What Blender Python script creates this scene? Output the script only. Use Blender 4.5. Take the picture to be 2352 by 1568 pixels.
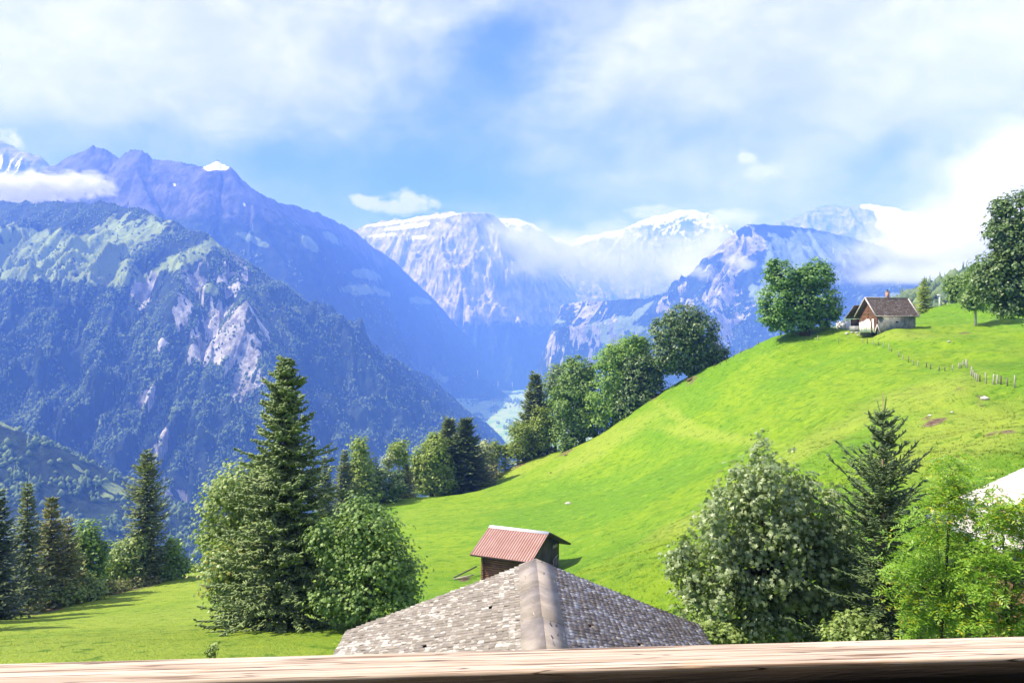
import bpy, math, random
import numpy as np
from mathutils import Vector, Matrix

for o in list(bpy.data.objects):
    bpy.data.objects.remove(o)
scene = bpy.context.scene
COL = scene.collection
R = math.radians
F = 2352 * 29.0 / 36.0           # focal length in the pixels the layout was measured in

# ------------------------------------------------------------------ camera, sun, sky, exposure
cam_data = bpy.data.cameras.new("camera")
cam_data.lens = 29.0
cam_data.sensor_width = 36.0
cam_data.clip_start = 0.05
cam_data.clip_end = 60000
cam = bpy.data.objects.new("camera", cam_data)
COL.objects.link(cam)
cam.location = (0, 0, 0)
cam.rotation_euler = (R(90), 0, 0)
scene.camera = cam

SUN_EL, SUN_AZ = R(49), R(-90)     # azimuth from +Y, clockwise positive
sun_dir = Vector((math.sin(SUN_AZ) * math.cos(SUN_EL), math.cos(SUN_AZ) * math.cos(SUN_EL), math.sin(SUN_EL)))
sd = bpy.data.lights.new("sun", 'SUN')
sd.energy = 5.0
sd.angle = R(0.5)
sd.color = (1.0, 0.95, 1.06)
sun = bpy.data.objects.new("sun", sd)
COL.objects.link(sun)
sun.rotation_euler = sun_dir.to_track_quat('Z', 'Y').to_euler()
sun.location = (-30, 0, 60)

scene.view_settings.view_transform = 'Standard'
scene.view_settings.look = 'None'
scene.view_settings.gamma = 1.0
scene.view_settings.exposure = 1.3
cy = scene.cycles
cy.volume_bounces = 2
cy.max_bounces = 8
cy.diffuse_bounces = 3
cy.glossy_bounces = 2
cy.transmission_bounces = 3
cy.transparent_max_bounces = 8
cy.use_denoising = True
cy.use_adaptive_sampling = True
cy.adaptive_threshold = 0.01
cy.volume_max_steps = 96
cy.volume_step_rate = 1.0
cy.sample_clamp_indirect = 6.0


class NT:
    """A small helper for building node trees."""
    def __init__(self, tree):
        self.t = tree
        self.n = tree.nodes
        self.l = tree.links

    def node(self, kind, **kw):
        nd = self.n.new(kind)
        for k, v in kw.items():
            setattr(nd, k, v)
        return nd

    def put(self, sock, v):
        if v is None:
            return
        if hasattr(v, "is_linked") or isinstance(v, bpy.types.NodeSocket):
            self.l.new(v, sock)
        else:
            sock.default_value = v

    def math(self, op, a, b=None, c=None, clamp=False):
        nd = self.node('ShaderNodeMath', operation=op, use_clamp=clamp)
        self.put(nd.inputs[0], a)
        self.put(nd.inputs[1], b)
        self.put(nd.inputs[2], c)
        return nd.outputs[0]

    def add(self, *xs):
        r = xs[0]
        for x in xs[1:]:
            r = self.math('ADD', r, x)
        return r

    def mul(self, *xs):
        r = xs[0]
        for x in xs[1:]:
            r = self.math('MULTIPLY', r, x)
        return r

    def ramp(self, x, a, b, lo=0.0, hi=1.0, smooth=True):
        nd = self.node('ShaderNodeMapRange', interpolation_type='SMOOTHSTEP' if smooth else 'LINEAR')
        self.put(nd.inputs['Value'], x)
        nd.inputs['From Min'].default_value = a
        nd.inputs['From Max'].default_value = b
        nd.inputs['To Min'].default_value = lo
        nd.inputs['To Max'].default_value = hi
        return nd.outputs[0]

    def mix(self, f, a, b, blend='MIX'):
        nd = self.node('ShaderNodeMix', data_type='RGBA', blend_type=blend)
        self.put(nd.inputs[0], f)
        self.put(nd.inputs[6], a if not isinstance(a, tuple) else tuple(a) + ((1,) if len(a) == 3 else ()))
        self.put(nd.inputs[7], b if not isinstance(b, tuple) else tuple(b) + ((1,) if len(b) == 3 else ()))
        return nd.outputs[2]

    def noise(self, vec, scale, detail=4.0, rough=0.55, dist=0.0, dims='3D'):
        nd = self.node('ShaderNodeTexNoise', noise_dimensions=dims)
        self.put(nd.inputs['Vector'], vec)
        nd.inputs['Scale'].default_value = scale
        nd.inputs['Detail'].default_value = detail
        nd.inputs['Roughness'].default_value = rough
        nd.inputs['Distortion'].default_value = dist
        return nd.outputs['Fac']

    def mapping(self, vec, scale=(1, 1, 1), rot=(0, 0, 0), loc=(0, 0, 0)):
        nd = self.node('ShaderNodeMapping')
        self.put(nd.inputs['Vector'], vec)
        nd.inputs['Scale'].default_value = scale
        nd.inputs['Rotation'].default_value = rot
        nd.inputs['Location'].default_value = loc
        return nd.outputs[0]

    def attr(self, name):
        return self.node('ShaderNodeAttribute', attribute_name=name)

    def bump(self, h, strength, dist, normal=None):
        nd = self.node('ShaderNodeBump')
        nd.inputs['Strength'].default_value = strength
        nd.inputs['Distance'].default_value = dist
        self.put(nd.inputs['Height'], h)
        if normal is not None:
            self.put(nd.inputs['Normal'], normal)
        return nd.outputs[0]


# ---- sky: Nishita sky with cloud layers placed by compass direction and height
world = bpy.data.worlds.new("World")
scene.world = world
world.use_nodes = True
wt = NT(world.node_tree)
for n in list(wt.n):
    wt.n.remove(n)
sky = wt.node('ShaderNodeTexSky', sky_type='NISHITA', sun_disc=False, sun_elevation=SUN_EL,
              sun_rotation=SUN_AZ, altitude=1200, air_density=1.0, dust_density=0.4, ozone_density=2.0)
tc = wt.node('ShaderNodeTexCoord')
sep = wt.node('ShaderNodeSeparateXYZ')
wt.l.new(tc.outputs['Generated'], sep.inputs[0])
az = wt.math('ARCTAN2', sep.outputs[0], sep.outputs[1])
el = wt.math('ARCSINE', sep.outputs[2])


def sky_angles(u, v):
    a = math.atan((u - 1176) / F)
    return a, math.atan(-(v - 784) / F * math.cos(a))


comb = wt.node('ShaderNodeCombineXYZ')
wt.put(comb.inputs[0], az)
wt.put(comb.inputs[1], wt.mul(el, 1.45))
wvec = comb.outputs[0]
# warp the placement so that no patch keeps a geometric outline
warp_n = wt.node('ShaderNodeTexNoise')
wt.put(warp_n.inputs['Vector'], wvec)
warp_n.inputs['Scale'].default_value = 5.0
warp_n.inputs['Detail'].default_value = 5.0
warp_n.inputs['Roughness'].default_value = 0.6
wsep = wt.node('ShaderNodeSeparateColor')
wt.l.new(warp_n.outputs['Color'], wsep.inputs[0])
az_w = wt.add(az, wt.mul(wt.math('SUBTRACT', wsep.outputs[0], 0.5), 0.22))
el_w = wt.add(el, wt.mul(wt.math('SUBTRACT', wsep.outputs[1], 0.5), 0.14))


def sky_blob(u, v, ru, rv, weight, a_in=az_w, e_in=el_w):
    a0, e0 = sky_angles(u, v)
    da = wt.mul(wt.math('SUBTRACT', a_in, a0), F / ru)
    de = wt.mul(wt.math('SUBTRACT', e_in, e0), F / rv)
    d2 = wt.add(wt.mul(da, da), wt.mul(de, de))
    return wt.mul(wt.math('EXPONENT', wt.mul(d2, -1.0)), weight)


cover = 0.52
for b in [(250, 60, 420, 170, 0.45), (620, 150, 300, 150, 0.30), (30, 140, 90, 60, -0.18),
          (300, 400, 600, 110, -0.28), (760, 380, 330, 130, -0.36), (1000, 300, 200, 120, -0.16),
          (1165, 120, 150, 120, -0.75), (1010, 210, 130, 90, -0.22), (1290, 60, 90, 60, -0.12), (1420, 150, 240, 100, 0.30),
          (1700, 60, 340, 130, 0.36), (2150, 130, 300, 170, 0.60), (2130, 365, 170, 50, -0.62),
          (1480, 300, 200, 45, -0.22), (1640, 400, 330, 90, 0.28), (1180, 430, 300, 110, -0.38),
          (1900, 470, 300, 80, 0.25), (2330, 360, 130, 140, 0.85), (200, 230, 300, 90, 0.2), (1100, 560, 500, 90, -0.12)]:
    cover = wt.add(cover, sky_blob(*b))
n_big = wt.noise(wvec, 3.6, 7.0, 0.56, 0.35)
n_fine = wt.noise(wt.mapping(wvec, (1, 1.3, 1), (0, 0, 0.3)), 10.0, 8.0, 0.62, 0.4)
cover = wt.add(cover, wt.mul(wt.math('SUBTRACT', n_big, 0.5), 1.05), wt.mul(wt.math('SUBTRACT', n_fine, 0.5), 0.42))
veil = wt.ramp(cover, -0.25, 1.0)
# small bright cumulus with firm edges
cum = None
for b in [(838, 474, 52, 22, 1.0), (955, 470, 72, 40, 1.0), (1500, 492, 75, 26, 0.9), (1748, 398, 78, 40, 0.85),
          (1705, 362, 24, 18, 0.7), (2330, 380, 120, 110, 0.9), (20, 330, 50, 26, 0.8)]:
    x = sky_blob(*b, a_in=wt.add(az, wt.mul(wt.math('SUBTRACT', wsep.outputs[0], 0.5), 0.06)),
                 e_in=wt.add(el, wt.mul(wt.math('SUBTRACT', wsep.outputs[1], 0.5), 0.05)))
    cum = x if cum is None else wt.add(cum, x)
puff = wt.noise(wvec, 42.0, 6.0, 0.62, 0.2)
cum = wt.ramp(wt.add(cum, wt.mul(wt.math('SUBTRACT', puff, 0.5), 1.5)), 0.42, 0.85)
blue = wt.mix(1.0, sky.outputs[0], (0.22, 0.30, 0.76), 'MULTIPLY')
cloud_tone = wt.ramp(wt.add(wt.mul(n_fine, 0.5), wt.mul(n_big, 0.5)), 0.35, 0.68)
cloud_col = wt.mix(cloud_tone, (3.8, 3.75, 4.7), (6.2, 6.0, 6.5))
c = wt.mix(veil, blue, cloud_col)
c = wt.mix(cum, c, (6.2, 6.1, 6.0))
bg = wt.node('ShaderNodeBackground')
bg.inputs['Strength'].default_value = 0.1
wt.put(bg.inputs['Color'], c)
wo = wt.node('ShaderNodeOutputWorld')
wt.l.new(bg.outputs[0], wo.inputs['Surface'])

# ------------------------------------------------------------------ general helpers
def W(u, v, d):
    """A measured direction at distance d along the view becomes a point of the place."""
    return np.array([(u - 1176) / F * d, d, -(v - 784) / F * d])


def tag(o, label=None, cat=None, group=None, kind=None):
    if label:
        o['label'] = label
    if cat:
        o['category'] = cat
    if group:
        o['group'] = group
    if kind:
        o['kind'] = kind
    return o


def empty(name, loc=(0, 0, 0), rz=0.0):
    o = bpy.data.objects.new(name, None)
    o.empty_display_size = 0.3
    o.location = loc
    o.rotation_euler = (0, 0, rz)
    COL.objects.link(o)
    return o


def mesh_from(name, verts, faces_flat, loop_totals, mat, parent=None, smooth=False, attrs=None, uv=None):
    """verts (n,3); faces_flat flat vertex indices; loop_totals per-face sizes (array or one int)."""
    me = bpy.data.meshes.new(name)
    verts = np.asarray(verts, dtype=np.float32)
    ff = np.asarray(faces_flat, dtype=np.int32).ravel()
    if np.isscalar(loop_totals):
        lt = np.full(len(ff) // loop_totals, loop_totals, dtype=np.int32)
    else:
        lt = np.asarray(loop_totals, dtype=np.int32)
    ls = np.concatenate([[0], np.cumsum(lt)[:-1]]).astype(np.int32)
    me.vertices.add(len(verts))
    me.vertices.foreach_set("co", verts.ravel())
    me.loops.add(len(ff))
    me.loops.foreach_set("vertex_index", ff)
    me.polygons.add(len(lt))
    me.polygons.foreach_set("loop_start", ls)
    me.polygons.foreach_set("loop_total", lt)
    if smooth:
        me.polygons.foreach_set("use_smooth", np.ones(len(lt), dtype=bool))
    me.update(calc_edges=True)
    if attrs:
        for k, a in attrs.items():
            at = me.attributes.new(k, 'FLOAT', 'POINT')
            at.data.foreach_set("value", np.asarray(a, dtype=np.float32))
    if uv is not None:
        l = me.uv_layers.new(name="UVMap")
        l.data.foreach_set("uv", np.asarray(uv, dtype=np.float32)[ff].ravel())
    for m in (mat if isinstance(mat, (list, tuple)) else [mat]):
        if m is not None:
            me.materials.append(m)
    o = bpy.data.objects.new(name, me)
    COL.objects.link(o)
    if parent is not None:
        o.parent = parent
    return o


class MB:
    """Collects simple solids and links them as one mesh."""
    def __init__(self):
        self.v, self.f = [], []

    def poly(self, pts, faces):
        n = len(self.v)
        self.v += [tuple(p) for p in pts]
        self.f += [[i + n for i in f] for f in faces]

    def box(self, c, s, M=None):
        x, y, z = s[0] / 2, s[1] / 2, s[2] / 2
        pts = [Vector(c) + (M @ Vector(p) if M else Vector(p)) for p in
               [(-x, -y, -z), (x, -y, -z), (x, y, -z), (-x, y, -z), (-x, -y, z), (x, -y, z), (x, y, z), (-x, y, z)]]
        self.poly(pts, [(0, 3, 2, 1), (4, 5, 6, 7), (0, 1, 5, 4), (1, 2, 6, 5), (2, 3, 7, 6), (3, 0, 4, 7)])

    def bar(self, a, b, w, h, up=(0, 0, 1)):
        """A squared bar from a to b."""
        a, b = Vector(a), Vector(b)
        d = (b - a)
        L = d.length
        d.normalize()
        s = d.cross(Vector(up))
        if s.length < 1e-4:
            s = d.cross(Vector((1, 0, 0)))
        s.normalize()
        t = s.cross(d)
        M = Matrix((s, d, t)).transposed()
        self.box((a + b) / 2, (w, L, h), M)

    def tube(self, pts, radii, n=8, cap=True):
        pts = [Vector(p) for p in pts]
        base = len(self.v)
        ref = None
        for i, p in enumerate(pts):
            t = (pts[min(i + 1, len(pts) - 1)] - pts[max(i - 1, 0)]).normalized()
            if ref is None:
                ref = t.cross(Vector((0, 1, 0.1)))
                if ref.length < 1e-3:
                    ref = t.cross(Vector((1, 0, 0)))
            ref = (ref - t * ref.dot(t)).normalized()
            bi = t.cross(ref)
            for k in range(n):
                a = 2 * math.pi * k / n
                self.v.append(tuple(p + (ref * math.cos(a) + bi * math.sin(a)) * radii[i]))
        for i in range(len(pts) - 1):
            for k in range(n):
                a, b = base + i * n + k, base + i * n + (k + 1) % n
                self.f.append([a, b, b + n, a + n])
        if cap:
            self.f.append([base + k for k in range(n)][::-1])
            self.f.append([base + (len(pts) - 1) * n + k for k in range(n)])

    def slab(self, quad, th):
        """A plate with the given corner ring, thickened downwards along its normal."""
        q = [Vector(p) for p in quad]
        nrm = (q[1] - q[0]).cross(q[2] - q[0]).normalized()
        if nrm.z < 0:
            nrm = -nrm
            q = q[::-1]
        n = len(q)
        lo = [p - nrm * th for p in q]
        self.poly(q + lo, [list(range(n)), list(range(2 * n - 1, n - 1, -1))] +
                  [[(i + 1) % n, i, n + i, n + (i + 1) % n] for i in range(n)])

    def build(self, name, mat, parent=None, smooth=False):
        return mesh_from(name, np.array(self.v), np.array([i for f in self.f for i in f]),
                         np.array([len(f) for f in self.f]), mat, parent, smooth)


# ---- noise for terrain and scatter
def _hash(ix, iy, seed):
    h = (ix.astype(np.int64) * 374761393 + iy.astype(np.int64) * 668265263 + seed * 1442695041) & 0xFFFFFFFF
    h = ((h ^ (h >> 13)) * 1274126177) & 0xFFFFFFFF
    return (h ^ (h >> 16)) & 0xFFFFFFFF


def gnoise(x, y, seed=0):
    ix, iy = np.floor(x), np.floor(y)
    fx, fy = x - ix, y - iy
    ux, uy = fx * fx * fx * (fx * (fx * 6 - 15) + 10), fy * fy * fy * (fy * (fy * 6 - 15) + 10)
    out = 0
    for dx in (0, 1):
        for dy in (0, 1):
            a = _hash(ix + dx, iy + dy, seed) * (2 * math.pi / 4294967296.0)
            g = np.cos(a) * (fx - dx) + np.sin(a) * (fy - dy)
            out = out + g * (ux if dx else 1 - ux) * (uy if dy else 1 - uy)
    return out * 1.41


def fbm(x, y, seed=0, octv=5, gain=0.5, lac=2.03):
    a, s = 1.0, 0.0
    for i in range(octv):
        s = s + a * gnoise(x, y, seed + i * 17)
        x, y, a = x * lac + 11.3, y * lac - 7.7, a * gain
    return s


def ridged(x, y, seed=0, octv=5, gain=0.5, lac=2.07):
    a, s, w = 1.0, 0.0, 1.0
    for i in range(octv):
        n = (1 - np.abs(gnoise(x, y, seed + i * 31))) ** 2
        s = s + a * n * w
        w = np.clip(n * 1.4, 0, 1)
        x, y, a = x * lac + 3.1, y * lac + 9.2, a * gain
    return s


def sst(x, a, b):
    t = np.clip((x - a) / (b - a), 0, 1)
    return t * t * (3 - 2 * t)


def new_mat(name):
    m = bpy.data.materials.new(name)
    m.use_nodes = True
    nt = NT(m.node_tree)
    for n in list(nt.n):
        nt.n.remove(n)
    out = nt.node('ShaderNodeOutputMaterial')
    return m, nt, out


def principled(nt, out, color, rough=0.8, spec=0.3, normal=None, **kw):
    p = nt.node('ShaderNodeBsdfPrincipled')
    nt.put(p.inputs['Base Color'], color if not isinstance(color, tuple) else tuple(color) + ((1,) if len(color) == 3 else ()))
    nt.put(p.inputs['Roughness'], rough)
    p.inputs['Specular IOR Level'].default_value = spec
    if normal is not None:
        nt.put(p.inputs['Normal'], normal)
    for k, v in kw.items():
        nt.put(p.inputs[k], v)
    if out is not None:
        nt.l.new(p.outputs[0], out.inputs['Surface'])
    return p


# ------------------------------------------------------------------ far terrain: valley floor and mountains
def floor_z(y):
    return np.clip(-605 + (y - 4700) * 0.033, -605, -440)


def mountain_material(name, grass=(0.15, 0.21, 0.07), wood=(0.018, 0.032, 0.016), rock=(0.33, 0.315, 0.295),
                      snow=(0.88, 0.88, 0.9), fine=0.02, layers=7):
    m, nt, out = new_mat(name)
    geo = nt.node('ShaderNodeNewGeometry')
    pos = geo.outputs['Position']
    n1 = nt.noise(pos, fine, 8, 0.62)
    n2 = nt.noise(pos, fine * 0.22, 6, 0.6)
    nrm = nt.math('SUBTRACT', n1, 0.5)

    def mask(nm, k=0.9):
        return nt.ramp(nt.add(nt.attr(nm).outputs['Fac'], nt.mul(nrm, k)), 0.38, 0.62)
    woodc = nt.mix(nt.ramp(n1, 0.35, 0.7), tuple(x * 0.6 for x in wood), tuple(x * 1.5 for x in wood))
    grassc = nt.mix(nt.ramp(n2, 0.35, 0.65), tuple(x * 0.8 for x in grass), tuple(x * 1.2 for x in grass))
    strata = nt.noise(nt.mapping(pos, (1, 1, layers)), fine * 0.35, 6, 0.6)
    streak = nt.noise(nt.mapping(pos, (1, 1, .28)), fine * 1.3, 7, 0.68)
    strata = nt.add(nt.mul(strata, .4), nt.mul(streak, .6))
    rockc = nt.mix(nt.ramp(strata, 0.38, 0.62), tuple(x * 0.38 for x in rock), tuple(x * 1.3 for x in rock))
    col = nt.mix(mask('meadow'), woodc, grassc)
    col = nt.mix(mask('rock'), col, rockc)
    col = nt.mix(mask('snow', 0.7), col, snow)
    bp = nt.bump(n1, 0.9, 0.35 / fine)
    principled(nt, out, col, 0.9, 0.1, bp)
    return m


def densify(pts, step):
    pts = [np.asarray(p, float) for p in pts]
    res, tt, acc = [], [], 0.0
    for a, b in zip(pts[:-1], pts[1:]):
        L = np.linalg.norm((b - a)[:2])
        n = max(1, int(L / step))
        for k in range(n):
            res.append(a + (b - a) * k / n)
            tt.append(acc + L * k / n)
        acc += L
    res.append(pts[-1])
    tt.append(acc)
    return np.array(res), np.array(tt)


class Mountain:
    """A massif: crest lines with falling flanks, cut by gullies, on a grid that is finer near the viewer."""
    def __init__(self, name, label, ridges, u0, u1, d0, d1, nu, nd, mat, gully=(70, 230), rough=(45, 420),
                 warp=120, seed=1, step=20, base=-640, crest_noise=0.15, concave=0.0):
        self.name = name
        u = np.linspace(u0, u1, nu)
        d = np.geomspace(d0, d1, nd)
        U, D = np.meshgrid(u, d)
        X, Y = (U - 1176) / F * D, D
        self.shape = X.shape
        P, S, T, K = [], [], [], []
        for i, (pts, slope) in enumerate(ridges):
            p, t = densify([W(*q) for q in pts], step)
            P.append(p)
            T.append(t + i * 5000)
            S.append(np.full(len(p), slope))
        P, S, T = np.concatenate(P), np.concatenate(S), np.concatenate(T)
        x, y = X.ravel(), Y.ravel()

        def envelope(x, y):
            best = np.full(x.shape, -1e9)
            bt = np.zeros(x.shape)
            bd = np.zeros(x.shape)
            for k in range(len(P)):
                dd = np.hypot(x - P[k, 0], y - P[k, 1])
                z = P[k, 2] - S[k] * (dd - concave * dd * dd / (dd + 800.0))
                m = z > best
                best = np.where(m, z, best)
                bt = np.where(m, T[k], bt)
                bd = np.where(m, dd, bd)
            return best, bt, bd
        z, t, dist = envelope(x, y)
        wm = sst(dist, 30, 450)
        wx = fbm(x / 700, y / 700, seed, 4) * warp * wm
        wy = fbm(x / 700 + 40, y / 700, seed + 5, 4) * warp * wm
        z, t, dist = envelope(x + wx, y + wy)
        am = crest_noise + (1 - crest_noise) * sst(dist, 20, 380)
        gA, gL = gully
        tt = t + fbm(x / 260, y / 260, seed + 9, 3) * 60
        z = z + gA * (ridged(tt / gL, dist / (gL * 5), seed + 2, 3) - 0.9) * am
        rA, rL = rough
        z = z + rA * (ridged(x / rL, y / rL, seed + 3, 6, 0.52) - 0.9) * am
        z = z + rA * 0.12 * fbm(x / 38, y / 38, seed + 21, 3) * am
        self.x, self.y, self.dist, self.t = x, y, dist, t
        self.z = z
        self.base = base
        self.u, self.d = u, d
        self.mat, self.label = mat, label
        self.seed = seed
        self.attr = {'meadow': np.zeros(len(x)), 'rock': np.zeros(len(x)), 'snow': np.zeros(len(x))}
        self.derive()

    def derive(self):
        Z = np.maximum(self.z, self.base).reshape(self.shape)
        X, Y = self.x.reshape(self.shape), self.y.reshape(self.shape)
        # surface normal from the grid
        ax, ay, az_ = np.gradient(X, axis=1), np.gradient(Y, axis=1), np.gradient(Z, axis=1)
        bx, by, bz = np.gradient(X, axis=0), np.gradient(Y, axis=0), np.gradient(Z, axis=0)
        nx, ny, nz = ay * bz - az_ * by, az_ * bx - ax * bz, ax * by - ay * bx
        l = np.sqrt(nx * nx + ny * ny + nz * nz) + 1e-9
        self.nx, self.ny, self.nz = [(q / l).ravel() for q in (nx, ny, nz)]
        self.Z = Z.ravel()
        self.pu = 1176 + self.x / self.y * F
        self.pv = 784 - self.Z / self.y * F

    def carve(self, axis, half, slope):
        """Open the valley floor along an axis: no flank reaches into it."""
        best = np.full(len(self.x), 1e9)
        for (ax, ay), (bx, by) in zip(axis[:-1], axis[1:]):
            L2 = (bx - ax) ** 2 + (by - ay) ** 2
            t = np.clip(((self.x - ax) * (bx - ax) + (self.y - ay) * (by - ay)) / L2, 0, 1)
            best = np.minimum(best, np.hypot(self.x - ax - t * (bx - ax), self.y - ay - t * (by - ay)))
        n = fbm(self.x / 180, self.y / 180, self.seed + 61, 3) * 60
        lim = floor_z(self.y) - 12 + np.maximum(0, best + n - half) * slope
        self.z = np.minimum(self.z, lim)
        self.derive()

    def patch(self, key, items, noise=0.35, scale=1 / 140.0, sign=1):
        """Meadows, rock scars and snowfields of the real place, each an irregular patch of ground."""
        n = fbm(self.x * scale, self.y * scale, self.seed + 77, 4) + 0.6 * fbm(self.x * scale * 4.3, self.y * scale * 4.3, self.seed + 78, 3)
        n = n + 0.5 * gnoise(self.t / 45.0, self.dist / 260.0, self.seed + 79)
        if key == 'rock':
            n = n + 0.9 * gnoise(self.t / 24.0, self.dist / 330.0, self.seed + 80)
        m = np.zeros(len(self.x))
        for (u, v, ru, rv, rot) in items:
            du, dv = self.pu - u, self.pv - v
            c, s = math.cos(rot), math.sin(rot)
            a, b = (du * c + dv * s) / ru, (-du * s + dv * c) / rv
            m = np.maximum(m, np.exp(-(a * a + b * b) * 0.9))
        m = np.clip(m * 1.25 + n * noise * (m > 0.04) - 0.08, 0, 1)
        self.attr[key] = np.maximum(self.attr[key], m) if sign > 0 else np.minimum(self.attr[key], 1 - m)

    def build(self):
        nd, nu = self.shape
        idx = np.arange(nd * nu).reshape(nd, nu)
        q = np.stack([idx[:-1, :-1], idx[:-1, 1:], idx[1:, 1:], idx[1:, :-1]], -1).reshape(-1, 4)
        keep = self.Z[q].max(1) > self.base + 0.5
        q = q[keep]
        used = np.unique(q)
        remap = np.full(nd * nu, -1)
        remap[used] = np.arange(len(used))
        v = np.stack([self.x, self.y, self.Z], 1)[used]
        o = mesh_from(self.name, v, remap[q].ravel(), 4, self.mat, smooth=True,
                      attrs={k: a[used] for k, a in self.attr.items()})
        tag(o, self.label, None, None, 'structure')
        o['category'] = 'mountain' if 'mountain' in self.name else 'hill'
        return o


M_A = mountain_material('mountain_forest_flank', grass=(0.20, 0.25, 0.075), fine=0.03, layers=1.0)
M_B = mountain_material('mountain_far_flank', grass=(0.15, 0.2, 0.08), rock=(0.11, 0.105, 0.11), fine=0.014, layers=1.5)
M_E = mountain_material('mountain_crag_flank', grass=(0.17, 0.22, 0.09), rock=(0.32, 0.30, 0.285), fine=0.014, layers=1.2)
M_R = mountain_material('mountain_cliff_flank', rock=(0.40, 0.355, 0.34), fine=0.012, layers=2.5)
M_C = mountain_material('mountain_rock_flank', rock=(0.31, 0.275, 0.27), fine=0.009)

mA = Mountain('mountain', 'steep forested mountain with a pale rock scar and shoulder meadows, nearest across the valley',
    [([(-420, 400, 4700), (-200, 440, 4300), (0, 468, 3900), (150, 462, 3600), (270, 470, 3400), (390, 505, 3250), (470, 543, 3150), (530, 585, 3130), (600, 625, 3250)], 0.82),
     ([(600, 625, 3250), (680, 680, 3400), (760, 738, 3550), (830, 788, 3700), (900, 822, 3850), (1000, 876, 4100), (1060, 930, 4300),
       (1120, 975, 4500), (1175, 1028, 4700)], 1.28),
     ([(530, 590, 3130), (565, 700, 2768), (600, 830, 2609), (625, 960, 2449), (650, 1090, 2263), (690, 1200, 2103)], 1.2),
     ([(430, 545, 3170), (410, 660, 2805), (370, 790, 2619), (300, 900, 2469), (225, 985, 2338), (160, 1040, 2226)], 1.2),
     ([(470, 640, 3050), (440, 800, 2619), (385, 900, 2469), (340, 1010, 2301), (300, 1090, 2178)], 1.25),
     ([(270, 570, 3250), (190, 720, 2787), (100, 850, 2599), (20, 960, 2431)], 1.15),
     ([(480, 860, 2544), (440, 960, 2394), (400, 1060, 2244), (380, 1150, 2132)], 1.3),
     ([(80, 640, 3300), (0, 760, 3050), (-100, 880, 2619)], 1.15),
     ([(330, 545, 3330), (300, 690, 2960), (240, 820, 2700), (160, 940, 2500), (110, 1010, 2400)], 1.2),
     ([(640, 700, 3130), (690, 850, 2830), (740, 990, 2620), (790, 1120, 2430)], 1.1),
     ([(160, 480, 3550), (90, 620, 3250), (20, 720, 3020), (-60, 800, 2850)], 1.1)],
    -330, 1330, 1750, 5600, 620, 430, M_A, gully=(95, 200), rough=(75, 300), warp=100, seed=3)
mA.patch('meadow', [(250, 555, 150, 40, -0.25), (100, 585, 180, 36, 0.0), (230, 620, 90, 36, 0.35), (60, 620, 120, 24, .1), (430, 590, 80, 20, -0.45), (330, 540, 60, 14, -0.6),
                    (480, 660, 30, 10, 0.3), (60, 540, 120, 20, 0.1), (220, 970, 80, 6, -0.75)], 0.45)
mA.patch('rock', [(500, 720, 26, 80, 0.35), (545, 770, 34, 60, -0.1), (570, 830, 26, 60, 0.15), (330, 660, 18, 26, 0.3), (420, 720, 14, 60, 0.5),
                  (325, 920, 14, 36, 0.5), (355, 1050, 8, 50, 0.45), (440, 650, 16, 40, 0.4), (480, 1180, 60, 14, 0.5)], 1.5, 1 / 70.0)

mS = Mountain('wooded_spur', 'nearer wooded spur low on the left with scattered clumps of trees and a small clearing',
    [([(-330, 830, 1550), (-150, 905, 1480), (0, 968, 1450), (100, 1008, 1450), (170, 1050, 1460), (240, 1090, 1490), (330, 1140, 1560), (420, 1190, 1660),
       (475, 1290, 1800), (520, 1400, 1900)], 0.62)],
    -330, 700, 520, 2300, 300, 220, M_A, gully=(22, 120), rough=(20, 190), warp=40, seed=14, step=25)
mS.patch('meadow', [(262, 1122, 34, 12, 0.35), (22, 975, 30, 8, 0.3), (180, 1075, 20, 6, 0.5), (250, 1138, 30, 5, 0.2)], 0.25, 1 / 60)

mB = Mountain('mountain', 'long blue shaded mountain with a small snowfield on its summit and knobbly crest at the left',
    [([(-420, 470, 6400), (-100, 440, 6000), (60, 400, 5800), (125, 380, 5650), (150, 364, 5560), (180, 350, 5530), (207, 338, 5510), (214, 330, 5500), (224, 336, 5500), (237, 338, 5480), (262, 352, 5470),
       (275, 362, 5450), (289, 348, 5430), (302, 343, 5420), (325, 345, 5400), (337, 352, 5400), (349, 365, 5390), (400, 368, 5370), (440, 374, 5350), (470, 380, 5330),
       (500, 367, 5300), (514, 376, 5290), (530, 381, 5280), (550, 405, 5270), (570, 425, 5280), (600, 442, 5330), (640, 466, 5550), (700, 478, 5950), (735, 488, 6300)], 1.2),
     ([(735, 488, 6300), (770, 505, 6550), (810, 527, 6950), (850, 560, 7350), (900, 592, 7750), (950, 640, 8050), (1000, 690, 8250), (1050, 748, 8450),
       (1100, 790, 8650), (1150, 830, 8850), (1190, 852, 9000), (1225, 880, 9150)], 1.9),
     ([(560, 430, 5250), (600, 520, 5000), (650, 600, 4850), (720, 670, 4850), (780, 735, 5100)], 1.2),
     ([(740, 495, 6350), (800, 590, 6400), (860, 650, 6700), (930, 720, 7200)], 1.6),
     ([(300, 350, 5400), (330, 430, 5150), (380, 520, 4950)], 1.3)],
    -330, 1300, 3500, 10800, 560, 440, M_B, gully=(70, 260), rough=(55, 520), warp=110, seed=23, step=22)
mB.carve([(60, 4700), (-120, 6037), (-310, 7077)], 520, 3.4)
mB.carve([(-60, 6400), (40, 8400), (60, 10500)], 220, 3.3)
mB.patch('snow', [(497, 382, 30, 10, -0.1), (520, 380, 8, 4, 0), (400, 425, 5, 4, 0), (560, 470, 6, 4, 0)], 0.3, 1 / 90)
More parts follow.
